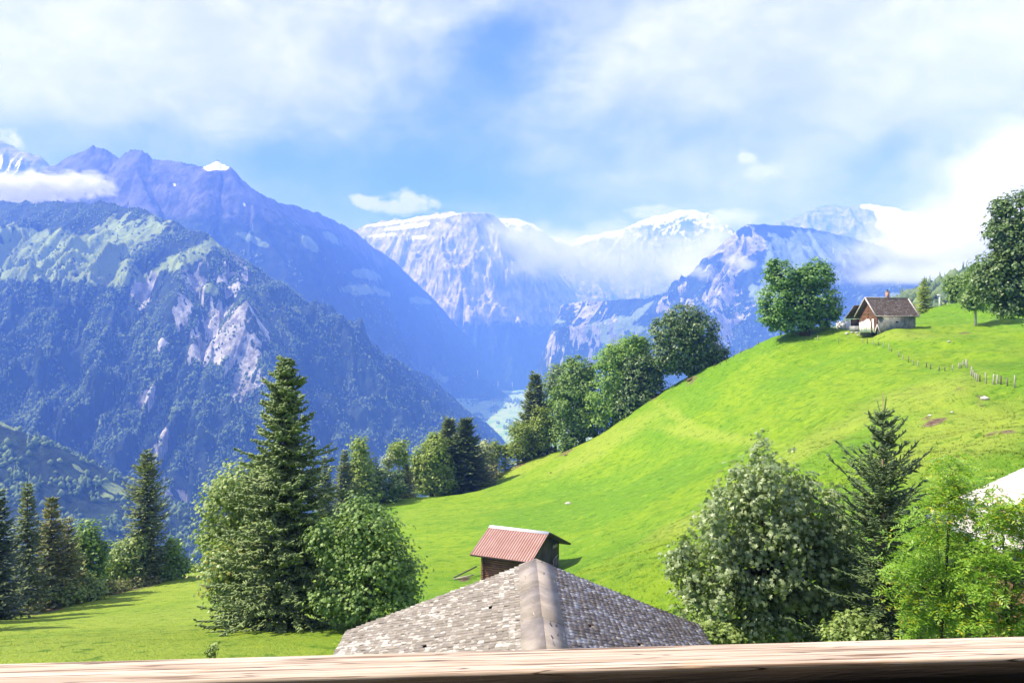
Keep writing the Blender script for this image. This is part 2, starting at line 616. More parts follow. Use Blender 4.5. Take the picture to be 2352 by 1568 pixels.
mB.patch('meadow', [(570, 545, 32, 9, 0.35), (600, 560, 26, 7, 0.3), (840, 630, 34, 13, 0.25), (830, 665, 46, 12, 0.05), (880, 672, 26, 7, 0.3), (965, 690, 28, 9, 0.2),
                    (1040, 910, 40, 12, 0.5), (710, 560, 30, 14, 0.8), (760, 545, 25, 12, 0.6)], 0.3, 1 / 160)
mB.patch('meadow', [(1000, 858, 30, 8, .6), (1030, 880, 34, 10, .6), (1062, 905, 30, 12, .6), (1090, 930, 30, 16, .6)], .2, 1 / 200)
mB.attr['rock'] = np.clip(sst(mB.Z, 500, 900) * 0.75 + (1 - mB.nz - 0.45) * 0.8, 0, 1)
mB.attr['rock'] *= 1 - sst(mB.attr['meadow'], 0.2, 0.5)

mK = Mountain('wooded_spur', 'small dark wooded spur on the floor of the valley between the mountains',
    [([(800, 745, 6600), (870, 790, 7000), (930, 805, 7400), (1000, 830, 7750), (1080, 852, 7650), (1130, 880, 7550), (1176, 914, 7480)], 1.15)],
    700, 1260, 6300, 9500, 200, 150, M_B, gully=(18, 150), rough=(14, 240), warp=40, seed=29, step=20, crest_noise=.3)
mL = Mountain('snowy_mountain', 'distant snow streaked peak at the left edge above the cloud',
    [([(-300, 330, 8600), (-120, 330, 8300), (-40, 318, 8100), (5, 325, 8000), (35, 340, 7950), (60, 352, 7900), (90, 358, 7900), (105, 372, 7900), (130, 384, 8000), (170, 420, 8300), (220, 480, 8700)], 0.95)],
    -200, 300, 6200, 9500, 150, 130, M_C, gully=(120, 260), rough=(90, 500), warp=120, seed=31, step=22)
mL.attr['rock'][:] = 1
mL.attr['snow'] = np.clip(sst(mL.nx * -1 + 0.3 * fbm(mL.x / 200, mL.y / 200, 5, 4), 0.1, 0.5) * 0.9, 0, 1)

mC = Mountain('mountain', 'flat topped rock mountain with a bright cliff face and a dark shaded side at the valley head',
    [([(700, 560, 11825), (780, 535, 11288), (820, 526, 10965), (860, 512, 10697), (900, 505, 10428), (960, 497, 10105), (1000, 491, 9837), (1030, 488, 9675), (1075, 486, 9513), (1112, 487, 9622), (1128, 492, 9728),
       (1143, 503, 10234), (1165, 525, 10836), (1220, 560, 11696), (1290, 640, 12212), (1340, 720, 12556)], 1.55),
     ([(1062, 488, 9513), (1062, 560, 9266), (1066, 640, 9008), (1060, 720, 8729), (1045, 790, 8492)], 1.7),
     ([(930, 505, 10267), (950, 600, 9837), (985, 680, 9407)], 1.7)],
    640, 1420, 7418, 12685, 460, 360, M_R, gully=(150, 260), rough=(130, 380), warp=110, seed=41, step=22)
mC.attr['rock'] = np.clip(0.05 + sst(mC.Z, 0, 560) + (0.75 - mC.nz) * 0.4, 0, 1)
mC.patch('snow', [(1000, 497, 70, 4, -0.1), (900, 512, 60, 4, -0.12), (880, 540, 40, 4, -0.1), (940, 520, 60, 5, -0.12), (960, 545, 30, 4, -0.1), (1045, 489, 8, 3, 0)], 0.3, 1 / 120)

mD = Mountain('snowy_mountain', 'distant snow covered peaks in the middle behind the mist',
    [([(1000, 560, 14400), (1120, 512, 14062), (1145, 504, 13950), (1192, 503, 13838), (1208, 510, 13838), (1226, 516, 13838), (1234, 540, 13950), (1250, 552, 14625), (1275, 544, 15188), (1300, 556, 15188), (1345, 540, 15188), (1400, 530, 15075),
       (1440, 522, 14962), (1470, 508, 14850), (1500, 500, 14850), (1540, 490, 14850), (1565, 481, 14850), (1592, 480, 14850), (1618, 491, 14962), (1634, 515, 15075), (1660, 560, 15412), (1720, 620, 15750), (1800, 700, 16312)], 0.85),
     ([(1592, 482, 14850), (1560, 560, 14062), (1520, 620, 13500)], 1.0),
     ([(1440, 522, 14962), (1400, 580, 14175), (1360, 640, 13500)], 1.0)],
    960, 1860, 11588, 17100, 420, 260, M_C, gully=(150, 420), rough=(140, 700), warp=160, seed=52, step=22)
mD.attr['rock'][:] = 1
mD.attr['snow'] = np.clip(sst(mD.Z + 260 * fbm(mD.x / 420, mD.y / 420, 8, 4) + 1900 * (mD.nz - 0.72), 1620, 2050), 0, 1)

mF = Mountain('snowy_mountain', 'faint snow topped mountain at the right, half lost in cloud',
    [([(1700, 600, 14400), (1780, 530, 14175), (1830, 495, 14062), (1860, 482, 14006), (1895, 469, 13950), (1950, 474, 13950), (2000, 468, 13950), (2050, 476, 13950), (2100, 486, 14062), (2140, 520, 14175), (2220, 600, 14625)], 0.8)],
    1660, 2300, 11588, 15750, 240, 140, M_C, gully=(120, 420), rough=(110, 600), warp=150, seed=63, step=22)
mF.attr['rock'][:] = 1
mF.attr['snow'] = sst(mF.x + 200 * fbm(mF.x / 300, mF.y / 300, 4, 4), 5750, 6050) * 0.9

mE = Mountain('mountain', 'dark blue pointed mountain at the right with bright rock gullies and lower meadows',
    [([(1440, 800, 6600), (1500, 745, 6500), (1540, 705, 6400), (1580, 655, 6350), (1620, 604, 6300), (1650, 568, 6300), (1690, 531, 6300), (1718, 514, 6300), (1750, 514, 6350), (1800, 519, 6450), (1850, 524, 6550),
       (1900, 532, 6700), (1960, 545, 6900), (2060, 575, 7000), (2200, 620, 7000), (2420, 640, 7000), (2600, 650, 7000)], 0.95),
     ([(1718, 514, 6300), (1700, 570, 6100), (1665, 640, 5850), (1640, 700, 5600), (1600, 770, 5300)], 1.25),
     ([(1860, 530, 6500), (1900, 600, 6200), (1950, 660, 5900)], 1.0),
     ([(1620, 612, 6250), (1560, 665, 6350), (1480, 685, 6500), (1400, 690, 6700), (1330, 692, 6900), (1290, 702, 7100)], 1.1),
     ([(1600, 700, 5900), (1500, 715, 5950), (1400, 738, 6000), (1320, 748, 6050), (1250, 754, 6100), (1215, 765, 6200), (1200, 785, 6200)], 2.2),
     ([(2000, 620, 5600), (2200, 660, 5000), (2420, 680, 4700)], 0.8)],
    1080, 2480, 4100, 8200, 520, 360, M_E, gully=(75, 230), rough=(60, 430), warp=110, seed=71, step=22)
mE.carve([(40, 4300), (20, 5000), (-60, 6037), (-150, 7077)], 190, 3.0)
mE.carve([(-30, 6400), (50, 8600)], 150, 3.0)
mE.patch('rock', [(1650, 660, 50, 60, 0.6), (1600, 690, 60, 26, -0.4), (1680, 600, 40, 50, 0.6), (1215, 790, 22, 40, -0.2), (1400, 800, 40, 34, -0.6), (1330, 775, 16, 30, 0.2), (1340, 705, 40, 30, 0.4), (1260, 800, 16, 40, -0.4),
                  (1290, 850, 16, 40, -0.3), (1690, 730, 14, 60, 0.5)], 1.3, 1 / 130)
mE.patch('meadow', [(1400, 745, 70, 16, -0.15), (1460, 725, 50, 10, -0.75), (1440, 752, 60, 8, 0.1), (1270, 737, 26, 6, 0.05), (1900, 570, 160, 34, 0.15), (1800, 610, 50, 40, 0.5), (1830, 690, 70, 30, 0.3), (1380, 775, 20, 10, 0.2),
                    (1760, 670, 40, 30, 0.4), (2200, 680, 150, 12, 0.0)], 0.4, 1 / 200)
mE.attr['rock'] = np.maximum(mE.attr['rock'], sst(mE.Z, 500, 760) * (mE.pu < 1690) * 0.8)

mH = Mountain('wooded_hill', 'near wooded hillside with small meadows behind the stone cottage',
    [([(1850, 800, 1200), (1980, 735, 1050), (2080, 690, 920), (2150, 655, 830), (2220, 626, 770), (2290, 602, 720), (2400, 560, 680), (2600, 480, 650)], 0.5)],
    1750, 2560, 330, 1500, 260, 160, M_A, gully=(10, 90), rough=(12, 130), warp=30, seed=88, step=20, base=-400)
mH.patch('meadow', [(2260, 650, 50, 12, -0.4), (2210, 690, 90, 10, -0.1), (2080, 720, 40, 8, 0)], 0.3, 1 / 40)

ALL_M = [mA, mS, mB, mK, mL, mC, mD, mF, mE, mH]
for m_ in ALL_M:
    m_.build()

# valley floor: one sheet out to the horizon
fx = np.concatenate([-np.geomspace(20000, 2000, 10), np.linspace(-1900, 1900, 90), np.geomspace(2000, 20000, 10)])
fy = np.concatenate([np.linspace(-12000, 1500, 12), np.linspace(1700, 11000, 160), np.linspace(11500, 19000, 8)])
FX, FY = np.meshgrid(fx, fy)
FZ = floor_z(FY)
idx = np.arange(FX.size).reshape(FX.shape)
fq = np.stack([idx[:-1, :-1], idx[:-1, 1:], idx[1:, 1:], idx[1:, :-1]], -1).reshape(-1)
m, nt, out = new_mat('valley_fields')
geo = nt.node('ShaderNodeNewGeometry')
vo = nt.node('ShaderNodeTexVoronoi', feature='F1')
vo.inputs['Scale'].default_value = 0.011
nt.put(vo.inputs['Vector'], nt.mapping(geo.outputs['Position'], (1.6, 0.7, 0), (0, 0, 0.3)))
vsep = nt.node('ShaderNodeSeparateColor')
nt.l.new(vo.outputs['Color'], vsep.inputs[0])
fcol = nt.mix(nt.ramp(vsep.outputs[0], 0.1, 0.9), (0.22, 0.36, 0.08), (0.34, 0.43, 0.15))
fcol = nt.mix(nt.ramp(nt.noise(geo.outputs['Position'], 0.01, 6, 0.6), 0.62, 0.7), fcol, (0.05, 0.09, 0.03))
principled(nt, out, fcol, 0.9, 0.1)
valley = mesh_from('valley_ground', np.stack([FX.ravel(), FY.ravel(), FZ.ravel()], 1), fq, 4, m, smooth=True)
tag(valley, 'pale green flat fields on the valley floor far below', 'ground', None, 'structure')

# ------------------------------------------------------------------ the air
hm, nt, out = new_mat('haze')
pv = nt.node('ShaderNodeVolumePrincipled')
pv.inputs['Color'].default_value = (0.105, 0.225, 0.84, 1)
pv.inputs['Absorption Color'].default_value = (.5, .5, .5, 1)
pv.inputs['Density'].default_value = 2.05e-4
pv.inputs['Anisotropy'].default_value = 0.0
nt.l.new(pv.outputs[0], out.inputs['Volume'])
b = MB()
b.box((0, 4000, 950), (42000, 35000, 3200))
haze = b.build('haze', hm)
tag(haze, 'blue mountain air filling the valley', 'haze', None, 'stuff')

# ------------------------------------------------------------------ the meadow
EDGE = [(-300, 1440, 66), (0, 1418, 76), (150, 1386, 86), (300, 1350, 98), (400, 1325, 106), (470, 1308, 112), (560, 1280, 125), (700, 1215, 148),
        (880, 1150, 168), (960, 1140, 178), (1060, 1136, 186), (1110, 1105, 192), (1200, 1062, 196), (1300, 1030, 196), (1400, 985, 192), (1480, 922, 188),
        (1560, 878, 182), (1650, 838, 176), (1720, 800, 170), (1790, 768, 165), (1900, 757, 165), (2000, 752, 165), (2090, 738, 166), (2120, 722, 168),
        (2170, 704, 170), (2250, 694, 172), (2352, 692, 175), (2550, 680, 180)]
INNER = [(0, 1500, 30), (250, 1440, 58), (500, 1420, 60), (600, 1330, 95), (800, 1230, 120), (1100, 1332, 75), (1300, 1295, 78), (950, 1300, 82), (950, 1205, 120), (1150, 1172, 132),
         (1300, 1160, 122), (1450, 1110, 128), (1480, 1250, 68), (1550, 1210, 66), (1700, 1130, 66), (1850, 1050, 68), (2000, 980, 72), (2150, 900, 78),
         (2050, 872, 106), (1900, 950, 100), (1750, 1030, 98), (1600, 1110, 95), (1500, 1040, 145), (1600, 985, 138), (1700, 885, 150), (1850, 822, 148), (2000, 790, 143), (2150, 772, 135),
         (2300, 790, 122), (2352, 835, 105), (2250, 850, 100), (2200, 962, 70), (2352, 950, 64), (2352, 1045, 48), (2200, 1085, 44), (2000, 1155, 42),
         (1800, 1255, 40), (1600, 1350, 38), (1400, 1405, 38), (1230, 1432, 37), (2017, 761, 142), (2105, 756, 143)]
XYZ = [(-40, -40, -4), (0, -40, -1), (60, -40, 2), (-30, 5, -9.6), (0, 5, -9.2), (30, 5, -8.0), (-90, 20, -19), (70, 10, -4.5), (110, 40, 1), (150, 90, 7),
       (-10, 22, -10.3), (10, 22, -9.8), (-120, 50, -27), (22, 24, -9.0)]
_c = np.array([W(*p) for p in EDGE + INNER] + [np.array(p, float) for p in XYZ])


def _tps_k(r2):
    return np.where(r2 > 1e-12, r2 * np.log(r2 + 1e-12), 0.0)


_cx, _cyy = _c[:, 0] / 100, _c[:, 1] / 100
_n = len(_c)
_K = _tps_k((_cx[:, None] - _cx) ** 2 + (_cyy[:, None] - _cyy) ** 2) + np.eye(_n) * 0.0025
_P = np.stack([np.ones(_n), _cx, _cyy], 1)
_A = np.block([[_K, _P], [_P.T, np.zeros((3, 3))]])
_w = np.linalg.solve(_A, np.concatenate([_c[:, 2], np.zeros(3)]))
_eu, _ed = np.array([e[0] for e in EDGE]), np.array([e[2] for e in EDGE])


def meadow_height(x, y, detail=True):
    x, y = np.asarray(x, float), np.asarray(y, float)
    z = np.full(x.shape, _w[_n]) + _w[_n + 1] * x / 100 + _w[_n + 2] * y / 100
    for k in range(_n):
        z = z + _w[k] * _tps_k((x / 100 - _cx[k]) ** 2 + (y / 100 - _cyy[k]) ** 2)
    uu = 1176 + x / np.maximum(y, 6) * F
    de = np.interp(uu, _eu, _ed)
    e = np.clip(y - de, 0, None) * (y > 40)
    z = z - np.where(uu > 2125, 0.30, 0.85) * e * e / (e + 12)
    if detail:
        hs = sst(uu, 1150, 1700)
        z = z + 0.60 * (0.3 + hs) * fbm(x / 12, y / 12, 301, 3) + 0.15 * fbm(x / 2.6, y / 2.6, 305, 2) * (0.35 + hs)
        # cattle treads that follow the slope on the hill
        z = z + 0.26 * hs * gnoise(x / 9 + 3, z / 0.9, 311)
    return z


gx = np.concatenate([np.linspace(-260, -92, 30), np.arange(-90, 205, 0.8), np.linspace(207, 320, 20)])
gy = np.concatenate([np.linspace(-60, 6, 24), np.arange(7, 216, 0.8), np.linspace(218, 420, 36)])
GX, GY = np.meshgrid(gx, gy)
GZ = meadow_height(GX.ravel(), GY.ravel()).reshape(GX.shape)


def ground_z(x, y):
    i = np.clip(np.searchsorted(gx, x) - 1, 0, len(gx) - 2)
    j = np.clip(np.searchsorted(gy, y) - 1, 0, len(gy) - 2)
    a, b = (x - gx[i]) / (gx[i + 1] - gx[i]), (y - gy[j]) / (gy[j + 1] - gy[j])
    return (GZ[j, i] * (1 - a) * (1 - b) + GZ[j, i + 1] * a * (1 - b) + GZ[j + 1, i] * (1 - a) * b + GZ[j + 1, i + 1] * a * b)


def hit(u, v):
    """Where the measured direction first meets the meadow."""
    d = np.arange(12, 230, 0.25)
    x, z = (u - 1176) / F * d, -(v - 784) / F * d
    below = np.nonzero(z <= ground_z(x, d))[0]
    k = below[0] if len(below) else len(d) - 60
    return np.array([x[k], d[k], float(ground_z(x[k], d[k]))])


def on_ground(u, d):
    x = (u - 1176) / F * d
    return np.array([x, d, float(ground_z(x, d))])


# pixel-free masks: bare earth scars, drier pale grass
gu = 1176 + GX / np.maximum(GY, 6) * F
gvv = 784 - GZ / np.maximum(GY, 6) * F
bare = np.zeros(GX.shape)
for (u, v, r) in [(2136, 972, 1.0), (2148, 964, 0.8), (2255, 925, 0.9), (2262, 916, .6), (2300, 995, 0.9), (2200, 897, 0.7), (1590, 872, 1.5), (1497, 915, 2.5), (1515, 905, 1.5), (2215, 765, 1.3),
                  (1070, 1330, 0.8), (2020, 1002, 1.0), (235, 1365, 3), (310, 1350, 2.5), (90, 1405, 2.5), (1300, 1040, 2.5), (1180, 1070, 3), (1240, 1045, 2), (860, 1155, 3.5), (1190, 1065, 3)]:
    p = hit(u, v)
    bare = np.maximum(bare, np.exp(-(((GX - p[0]) / r) ** 2 + ((GY - p[1]) / (r * 1.6)) ** 2)))
bare = np.clip(bare * (0.8 + 0.9 * fbm(GX / 1.2, GY / 1.2, 411, 3)), 0, 1)
dry = np.zeros(GX.shape)
for (u, v, du, dv, rot) in [(1850, 1030, 330, 26, -0.48), (2150, 905, 160, 40, -0.2), (1600, 1190, 140, 24, -0.45), (1400, 1010, 200, 24, -0.5), (1640, 1000, 170, 16, 0.15), (1560, 960, 90, 12, 0.6),
                            (2200, 1000, 250, 80, -0.3), (2050, 770, 120, 16, 0), (1200, 1075, 120, 14, -0.4)]:
    c_, s_ = math.cos(rot), math.sin(rot)
    a, b_ = ((gu - u) * c_ + (gvv - v) * s_) / du, (-(gu - u) * s_ + (gvv - v) * c_) / dv
    dry = np.maximum(dry, np.exp(-(a * a + b_ * b_)))
dry = np.clip(dry + 0.75 * (1 - sst(gu, 500, 1250)) * sst(GY, 15, 26) + 0.25 * fbm(GX / 14, GY / 14, 421, 4), 0, 1)
lush = np.clip(0.5 + 0.9 * fbm(GX / 26, GY / 26, 431, 4), 0, 1)


def grass_color(nt, fine=True):
    geo = nt.node('ShaderNodeNewGeometry')
    p = geo.outputs['Position']
    n1 = nt.noise(p, 1.9, 6, 0.65)
    n2 = nt.noise(nt.mapping(p, (1, 1, 2.5)), 0.33, 5, 0.6)
    col = nt.mix(nt.ramp(nt.attr('lush').outputs['Fac'], 0.15, 0.85), (0.168, 0.268, 0.010), (0.108, 0.228, 0.010))
    col = nt.mix(nt.mul(nt.ramp(n2, 0.45, 0.62), 0.75), col, (0.105, 0.215, 0.008))
    col = nt.mix(nt.mul(nt.ramp(nt.attr('dry').outputs['Fac'], 0.15, 0.85), 0.75), col, (0.235, 0.30, 0.035))
    col = nt.mix(nt.mul(nt.ramp(n1, 0.56, 0.78), 0.5), col, (0.09, 0.17, 0.008))
    spots = nt.noise(p, 0.95, 7, 0.72)
    col = nt.mix(nt.mul(nt.ramp(spots, 0.53, 0.63), 0.75), col, (0.05, 0.135, 0.005))
    col = nt.mix(nt.mul(nt.ramp(spots, 0.46, 0.36), 0.5), col, (0.26, 0.34, 0.03))
    return col, p, n1


m_meadow, nt, out = new_mat('meadow_grass')
col, p, n1 = grass_color(nt)
earth = nt.mix(nt.ramp(nt.noise(p, 3.0, 5, 0.6), 0.35, 0.7), (0.07, 0.045, 0.025), (0.24, 0.18, 0.11))
col = nt.mix(nt.ramp(nt.attr('bare').outputs['Fac'], 0.3, 0.7), col, earth)
nh = nt.noise(p, 5.0, 5, 0.7)
principled(nt, out, col, 0.85, 0.15, nt.bump(nh, 0.9, 0.22))
idx = np.arange(GX.size).reshape(GX.shape)
fq = np.stack([idx[:-1, :-1], idx[:-1, 1:], idx[1:, 1:], idx[1:, :-1]], -1).reshape(-1)
meadow = mesh_from('meadow', np.stack([GX.ravel(), GY.ravel(), GZ.ravel()], 1), fq, 4, m_meadow, smooth=True,
                   attrs={'bare': bare.ravel(), 'dry': dry.ravel(), 'lush': lush.ravel()})
tag(meadow, 'sunlit bright green alpine meadow rising to a rounded hill on the right', 'meadow', None, 'structure')

# grass tufts over the meadow
m_grass, nt, out = new_mat('grass_blades')
col, p, n1 = grass_color(nt)
rnd = nt.node('ShaderNodeNewGeometry').outputs['Random Per Island']
col = nt.mix(nt.mul(rnd, 0.5), col, (0.22, 0.29, 0.02))
upn = nt.node('ShaderNodeCombineXYZ')
upn.inputs[2].default_value = 1.0
p1 = principled(nt, None, col, 0.8, 0.1, upn.outputs[0])
tr = nt.node('ShaderNodeBsdfTranslucent')
nt.put(tr.inputs['Color'], col)
ms = nt.node('ShaderNodeMixShader')
ms.inputs[0].default_value = 0.15
nt.l.new(p1.outputs[0], ms.inputs[1])
nt.l.new(tr.outputs[0], ms.inputs[2])
nt.l.new(ms.outputs[0], out.inputs['Surface'])


def bil(A, x, y):
    i = np.clip(np.searchsorted(gx, x) - 1, 0, len(gx) - 2)
    j = np.clip(np.searchsorted(gy, y) - 1, 0, len(gy) - 2)
    return A[j, i]


rng = np.random.default_rng(5)
N = 90000
tu = rng.uniform(-60, 2420, N)
ty = np.exp(rng.uniform(math.log(24), math.log(205), N))
tx = (tu - 1176) / F * ty
ok = (ty < np.interp(tu, _eu, _ed) + 5)
tx, ty, tu = tx[ok], ty[ok], tu[ok]
dens = 0.5 + 0.5 * fbm(tx / 3.0, ty / 3.0, 91, 3) + 0.35 * sst(tu, 1300, 1800)
ok = (rng.uniform(0, 1, len(tx)) < dens + 0.15) & (bil(bare, tx, ty) < 0.45)
tx, ty, tu = tx[ok], ty[ok], tu[ok]
tz = ground_z(tx, ty) - 0.03
hill = sst(tu, 1250, 1750)
near_edge = sst(ty - np.interp(tu, _eu, _ed), -7, 1)
th = rng.uniform(0.06, 0.12, len(tx)) * np.where(tu < 1100, .7, 1) * (0.75 + 0.35 * hill + 1.6 * near_edge * rng.uniform(0, 1, len(tx)))
V, AT = [], []
for k in range(4):
    a = rng.uniform(0, 2 * math.pi, len(tx))
    ox, oy = rng.normal(0, 0.07, len(tx)), rng.normal(0, 0.07, len(tx))
    w = th * rng.uniform(0.14, 0.3, len(tx))
    lx, ly = np.cos(a), np.sin(a)
    bx, by = tx + ox, ty + oy
    lean = th * rng.uniform(0.1, 0.7, len(tx))
    la = rng.uniform(0, 2 * math.pi, len(tx))
    V.append(np.stack([np.stack([bx - lx * w, by - ly * w, tz], 1), np.stack([bx + lx * w, by + ly * w, tz], 1),
                       np.stack([bx + np.cos(la) * lean, by + np.sin(la) * lean, tz + th], 1)], 1))
V = np.concatenate(V).reshape(-1, 3)
at = {k: np.repeat(np.tile(bil(A, tx, ty), 4), 3) for k, A in (('dry', dry), ('lush', lush), ('bare', bare))}
g = mesh_from('grass', V, np.arange(len(V)), 3, m_grass, attrs=at)
tag(g, 'short green grass blades all over the sunlit meadow', 'grass', None, 'stuff')

# ------------------------------------------------------------------ materials of wood, stone, roofs
def wood_mat(name, a, b, axis_scale=(1, 1, 12), scale=2.0, rough=0.8, plank=None, bump=0.4):
    m, nt, out = new_mat(name)
    tcn = nt.node('ShaderNodeTexCoord')
    v = nt.mapping(tcn.outputs['Object'], axis_scale)
    n = nt.noise(v, scale, 6, 0.62, 0.3)
    n2 = nt.noise(tcn.outputs['Object'], scale * 0.5, 4, 0.6)
    col = nt.mix(nt.ramp(nt.add(nt.mul(n, 0.7), nt.mul(n2, 0.3)), 0.36, 0.64), a, b)
    rnd = nt.node('ShaderNodeNewGeometry').outputs['Random Per Island']
    col = nt.mix(nt.mul(rnd, 0.35), col, tuple(x * 0.45 for x in a))
    principled(nt, out, col, rough, 0.2, nt.bump(n, bump, 0.02))
    return m


M_WOOD_RED = wood_mat('reddish_brown_boards', (0.12, 0.058, 0.032), (0.24, 0.125, 0.075))
M_WOOD_DARK = wood_mat('dark_weathered_boards', (0.05, 0.045, 0.035), (0.13, 0.11, 0.085), (12, 12, 1))
M_WOOD_PALE = wood_mat('pale_weathered_timber', (0.28, 0.24, 0.19), (0.55, 0.50, 0.42))
M_WOOD_BROWN = wood_mat('old_brown_timber', (0.10, 0.06, 0.035), (0.24, 0.15, 0.09))
M_POST = wood_mat('grey_white_post_wood', (0.28, 0.255, 0.20), (0.50, 0.465, 0.39), (8, 8, 1))
M_POST_DARK = wood_mat('dark_post_wood', (0.10, 0.085, 0.06), (0.22, 0.19, 0.14), (8, 8, 1))


def plaster(name, a, b, scale=1.2, streak=True, rough=0.9):
    m, nt, out = new_mat(name)
    tcn = nt.node('ShaderNodeTexCoord')
    n = nt.noise(tcn.outputs['Object'], scale, 7, 0.65)
    col = nt.mix(nt.ramp(n, 0.35, 0.65), a, b)
    if streak:
        s = nt.noise(nt.mapping(tcn.outputs['Object'], (5, 5, 0.35)), 1.3, 5, 0.6)
        col = nt.mix(nt.mul(nt.ramp(s, 0.5, 0.72), 0.7), col, tuple(x * 0.35 for x in a))
    principled(nt, out, col, rough, 0.15, nt.bump(nt.noise(tcn.outputs['Object'], scale * 9, 4, 0.6), 0.3, 0.03))
    return m


M_CONC = plaster('stained_grey_render', (0.16, 0.168, 0.155), (0.28, 0.285, 0.265))
M_CREAM = plaster('cream_render', (0.72, 0.70, 0.64), (0.85, 0.83, 0.78), streak=False)
M_STONE = plaster('pale_field_stone', (0.32, 0.30, 0.26), (0.58, 0.55, 0.48), 2.5, False)


def tile_mat(name, a, b, lichen, dark, lich_amt=0.5):
    m, nt, out = new_mat(name)
    geo = nt.node('ShaderNodeNewGeometry')
    rnd = geo.outputs['Random Per Island']
    tcn = nt.node('ShaderNodeTexCoord')
    n = nt.noise(tcn.outputs['Object'], 5.0, 6, 0.65)
    big = nt.noise(tcn.outputs['Object'], 0.8, 4, 0.6)
    col = nt.mix(rnd, a, b)
    col = nt.mix(nt.ramp(nt.add(nt.mul(n, 0.75), nt.mul(big, 0.25), nt.mul(rnd, 0.12)), 0.62 - 0.14 * lich_amt, 0.70 - 0.1 * lich_amt), col, lichen)
    col = nt.mix(nt.mul(nt.ramp(nt.noise(tcn.outputs['Object'], 3.2, 5, 0.7), 0.6, 0.72), 0.8), col, dark)
    principled(nt, out, col, 0.85, 0.2, nt.bump(n, 0.5, 0.01))
    return m


M_SLATE = tile_mat('lichen_grey_slates', (0.165, 0.146, 0.118), (0.245, 0.220, 0.182), (0.40, 0.38, 0.33), (0.06, 0.05, 0.038), 0.36)
M_SLATE_W = tile_mat('pale_slates', (0.40, 0.37, 0.335), (0.52, 0.485, 0.45), (0.60, 0.57, 0.53), (0.22, 0.19, 0.165), 0.6)
M_SLATE_M = tile_mat('mossy_brown_slates', (0.20, 0.160, 0.115), (0.32, 0.265, 0.20), (0.52, 0.49, 0.43), (0.09, 0.068, 0.035), 0.42)
M_SHINGLE = tile_mat('brown_roof_shingles', (0.15, 0.108, 0.08), (0.225, 0.168, 0.13), (0.46, 0.40, 0.34), (0.09, 0.07, 0.055), 0.05)
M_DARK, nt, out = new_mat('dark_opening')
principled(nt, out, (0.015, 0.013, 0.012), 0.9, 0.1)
M_EDGE = plaster('grey_roof_edge', (0.34, 0.30, 0.27), (0.55, 0.50, 0.46), 3, False)
M_UNDER = plaster('dark_roof_boards', (0.05, 0.04, 0.03), (0.10, 0.08, 0.06), 3, False)


def tiled_plane(o, e1, e2, n1, n2, seed, th=0.014, lap=1.35, jit=0.4, tilt=0.5, miss=0.0, gap=0.006):
    """Overlapping slates: e1 along the courses, e2 down the slope; one small plate each."""
    r = np.random.default_rng(seed)
    o, e1, e2 = [np.asarray(q, float) for q in (o, e1, e2)]
    l1, l2 = np.linalg.norm(e1), np.linalg.norm(e2)
    d1, d2 = e1 / l1, e2 / l2
    nn = np.cross(d1, d2)
    if nn[2] < 0:
        nn = -nn
    w, h = l1 / n1, l2 / n2
    V, Fc = [], []
    for j in range(n2):
        off = (j % 2) * 0.5
        for i in range(n1 + 1):
            if r.random() < miss:
                continue
            a0, a1 = max(0, (i - off) * w + gap), min(l1, (i + 1 - off) * w - gap)
            if a1 - a0 < w * 0.15:
                continue
            b0, b1 = j * h, min(l2 + h * 0.3, j * h + h * lap) + r.normal(0, 0.03) * h * jit
            lift0, lift1 = 0.004, th * (1.15 + r.uniform(0, 1) * tilt)
            k = r.normal(0, 0.02) * w * jit
            cut = h * r.uniform(0.05, 0.3)
            side = r.random() < 0.5
            top = [(a0, b0, lift0), (a1, b0, lift0), (a1 + k, b1 - (cut if side else 0), lift1), (a0 + k, b1 - (0 if side else cut), lift1)]
            base = len(V)
            for (a, b, c) in top:
                V.append(o + d1 * a + d2 * b + nn * (c + th * 0.5))
            for (a, b, c) in top:
                V.append(o + d1 * a + d2 * b + nn * (c - th * 0.5))
            for f in ((0, 1, 2, 3), (7, 6, 5, 4), (3, 2, 6, 7), (0, 3, 7, 4), (2, 1, 5, 6)):
                q = [base + x for x in f]
                Fc.append(q)
    V = np.array(V)
    Fc = np.array(Fc)
    p0, p1, p2 = V[Fc[0]][:3]
    if np.dot(np.cross(p1 - p0, p2 - p0), nn) < 0:
        Fc = Fc[:, ::-1]
    return V, Fc


def tiles(name, planes, mat, parent):
    VV, FF, n = [], [], 0
    for k, pl in enumerate(planes):
        v, f = tiled_plane(*pl)
        VV.append(v)
        FF.append(f + n)
        n += len(v)
    return mesh_from(name, np.concatenate(VV), np.concatenate(FF).ravel(), 4, mat, parent)


# ------------------------------------------------------------------ the slate roofed house right below the balcony
AX, AY, AZ = 0.64, 22.0, -5.85
HWL, HWR, SL, SR = 5.0, 4.3, 0.375, 0.40
Y0 = 10.5
nh_ = empty('slate_roofed_house', (AX, 16, -10.5))
tag(nh_, 'house with a weathered slate gable roof and stone ridge cap just beyond the railing', 'house')


def loc(p, root):
    return Vector(p) - root.location


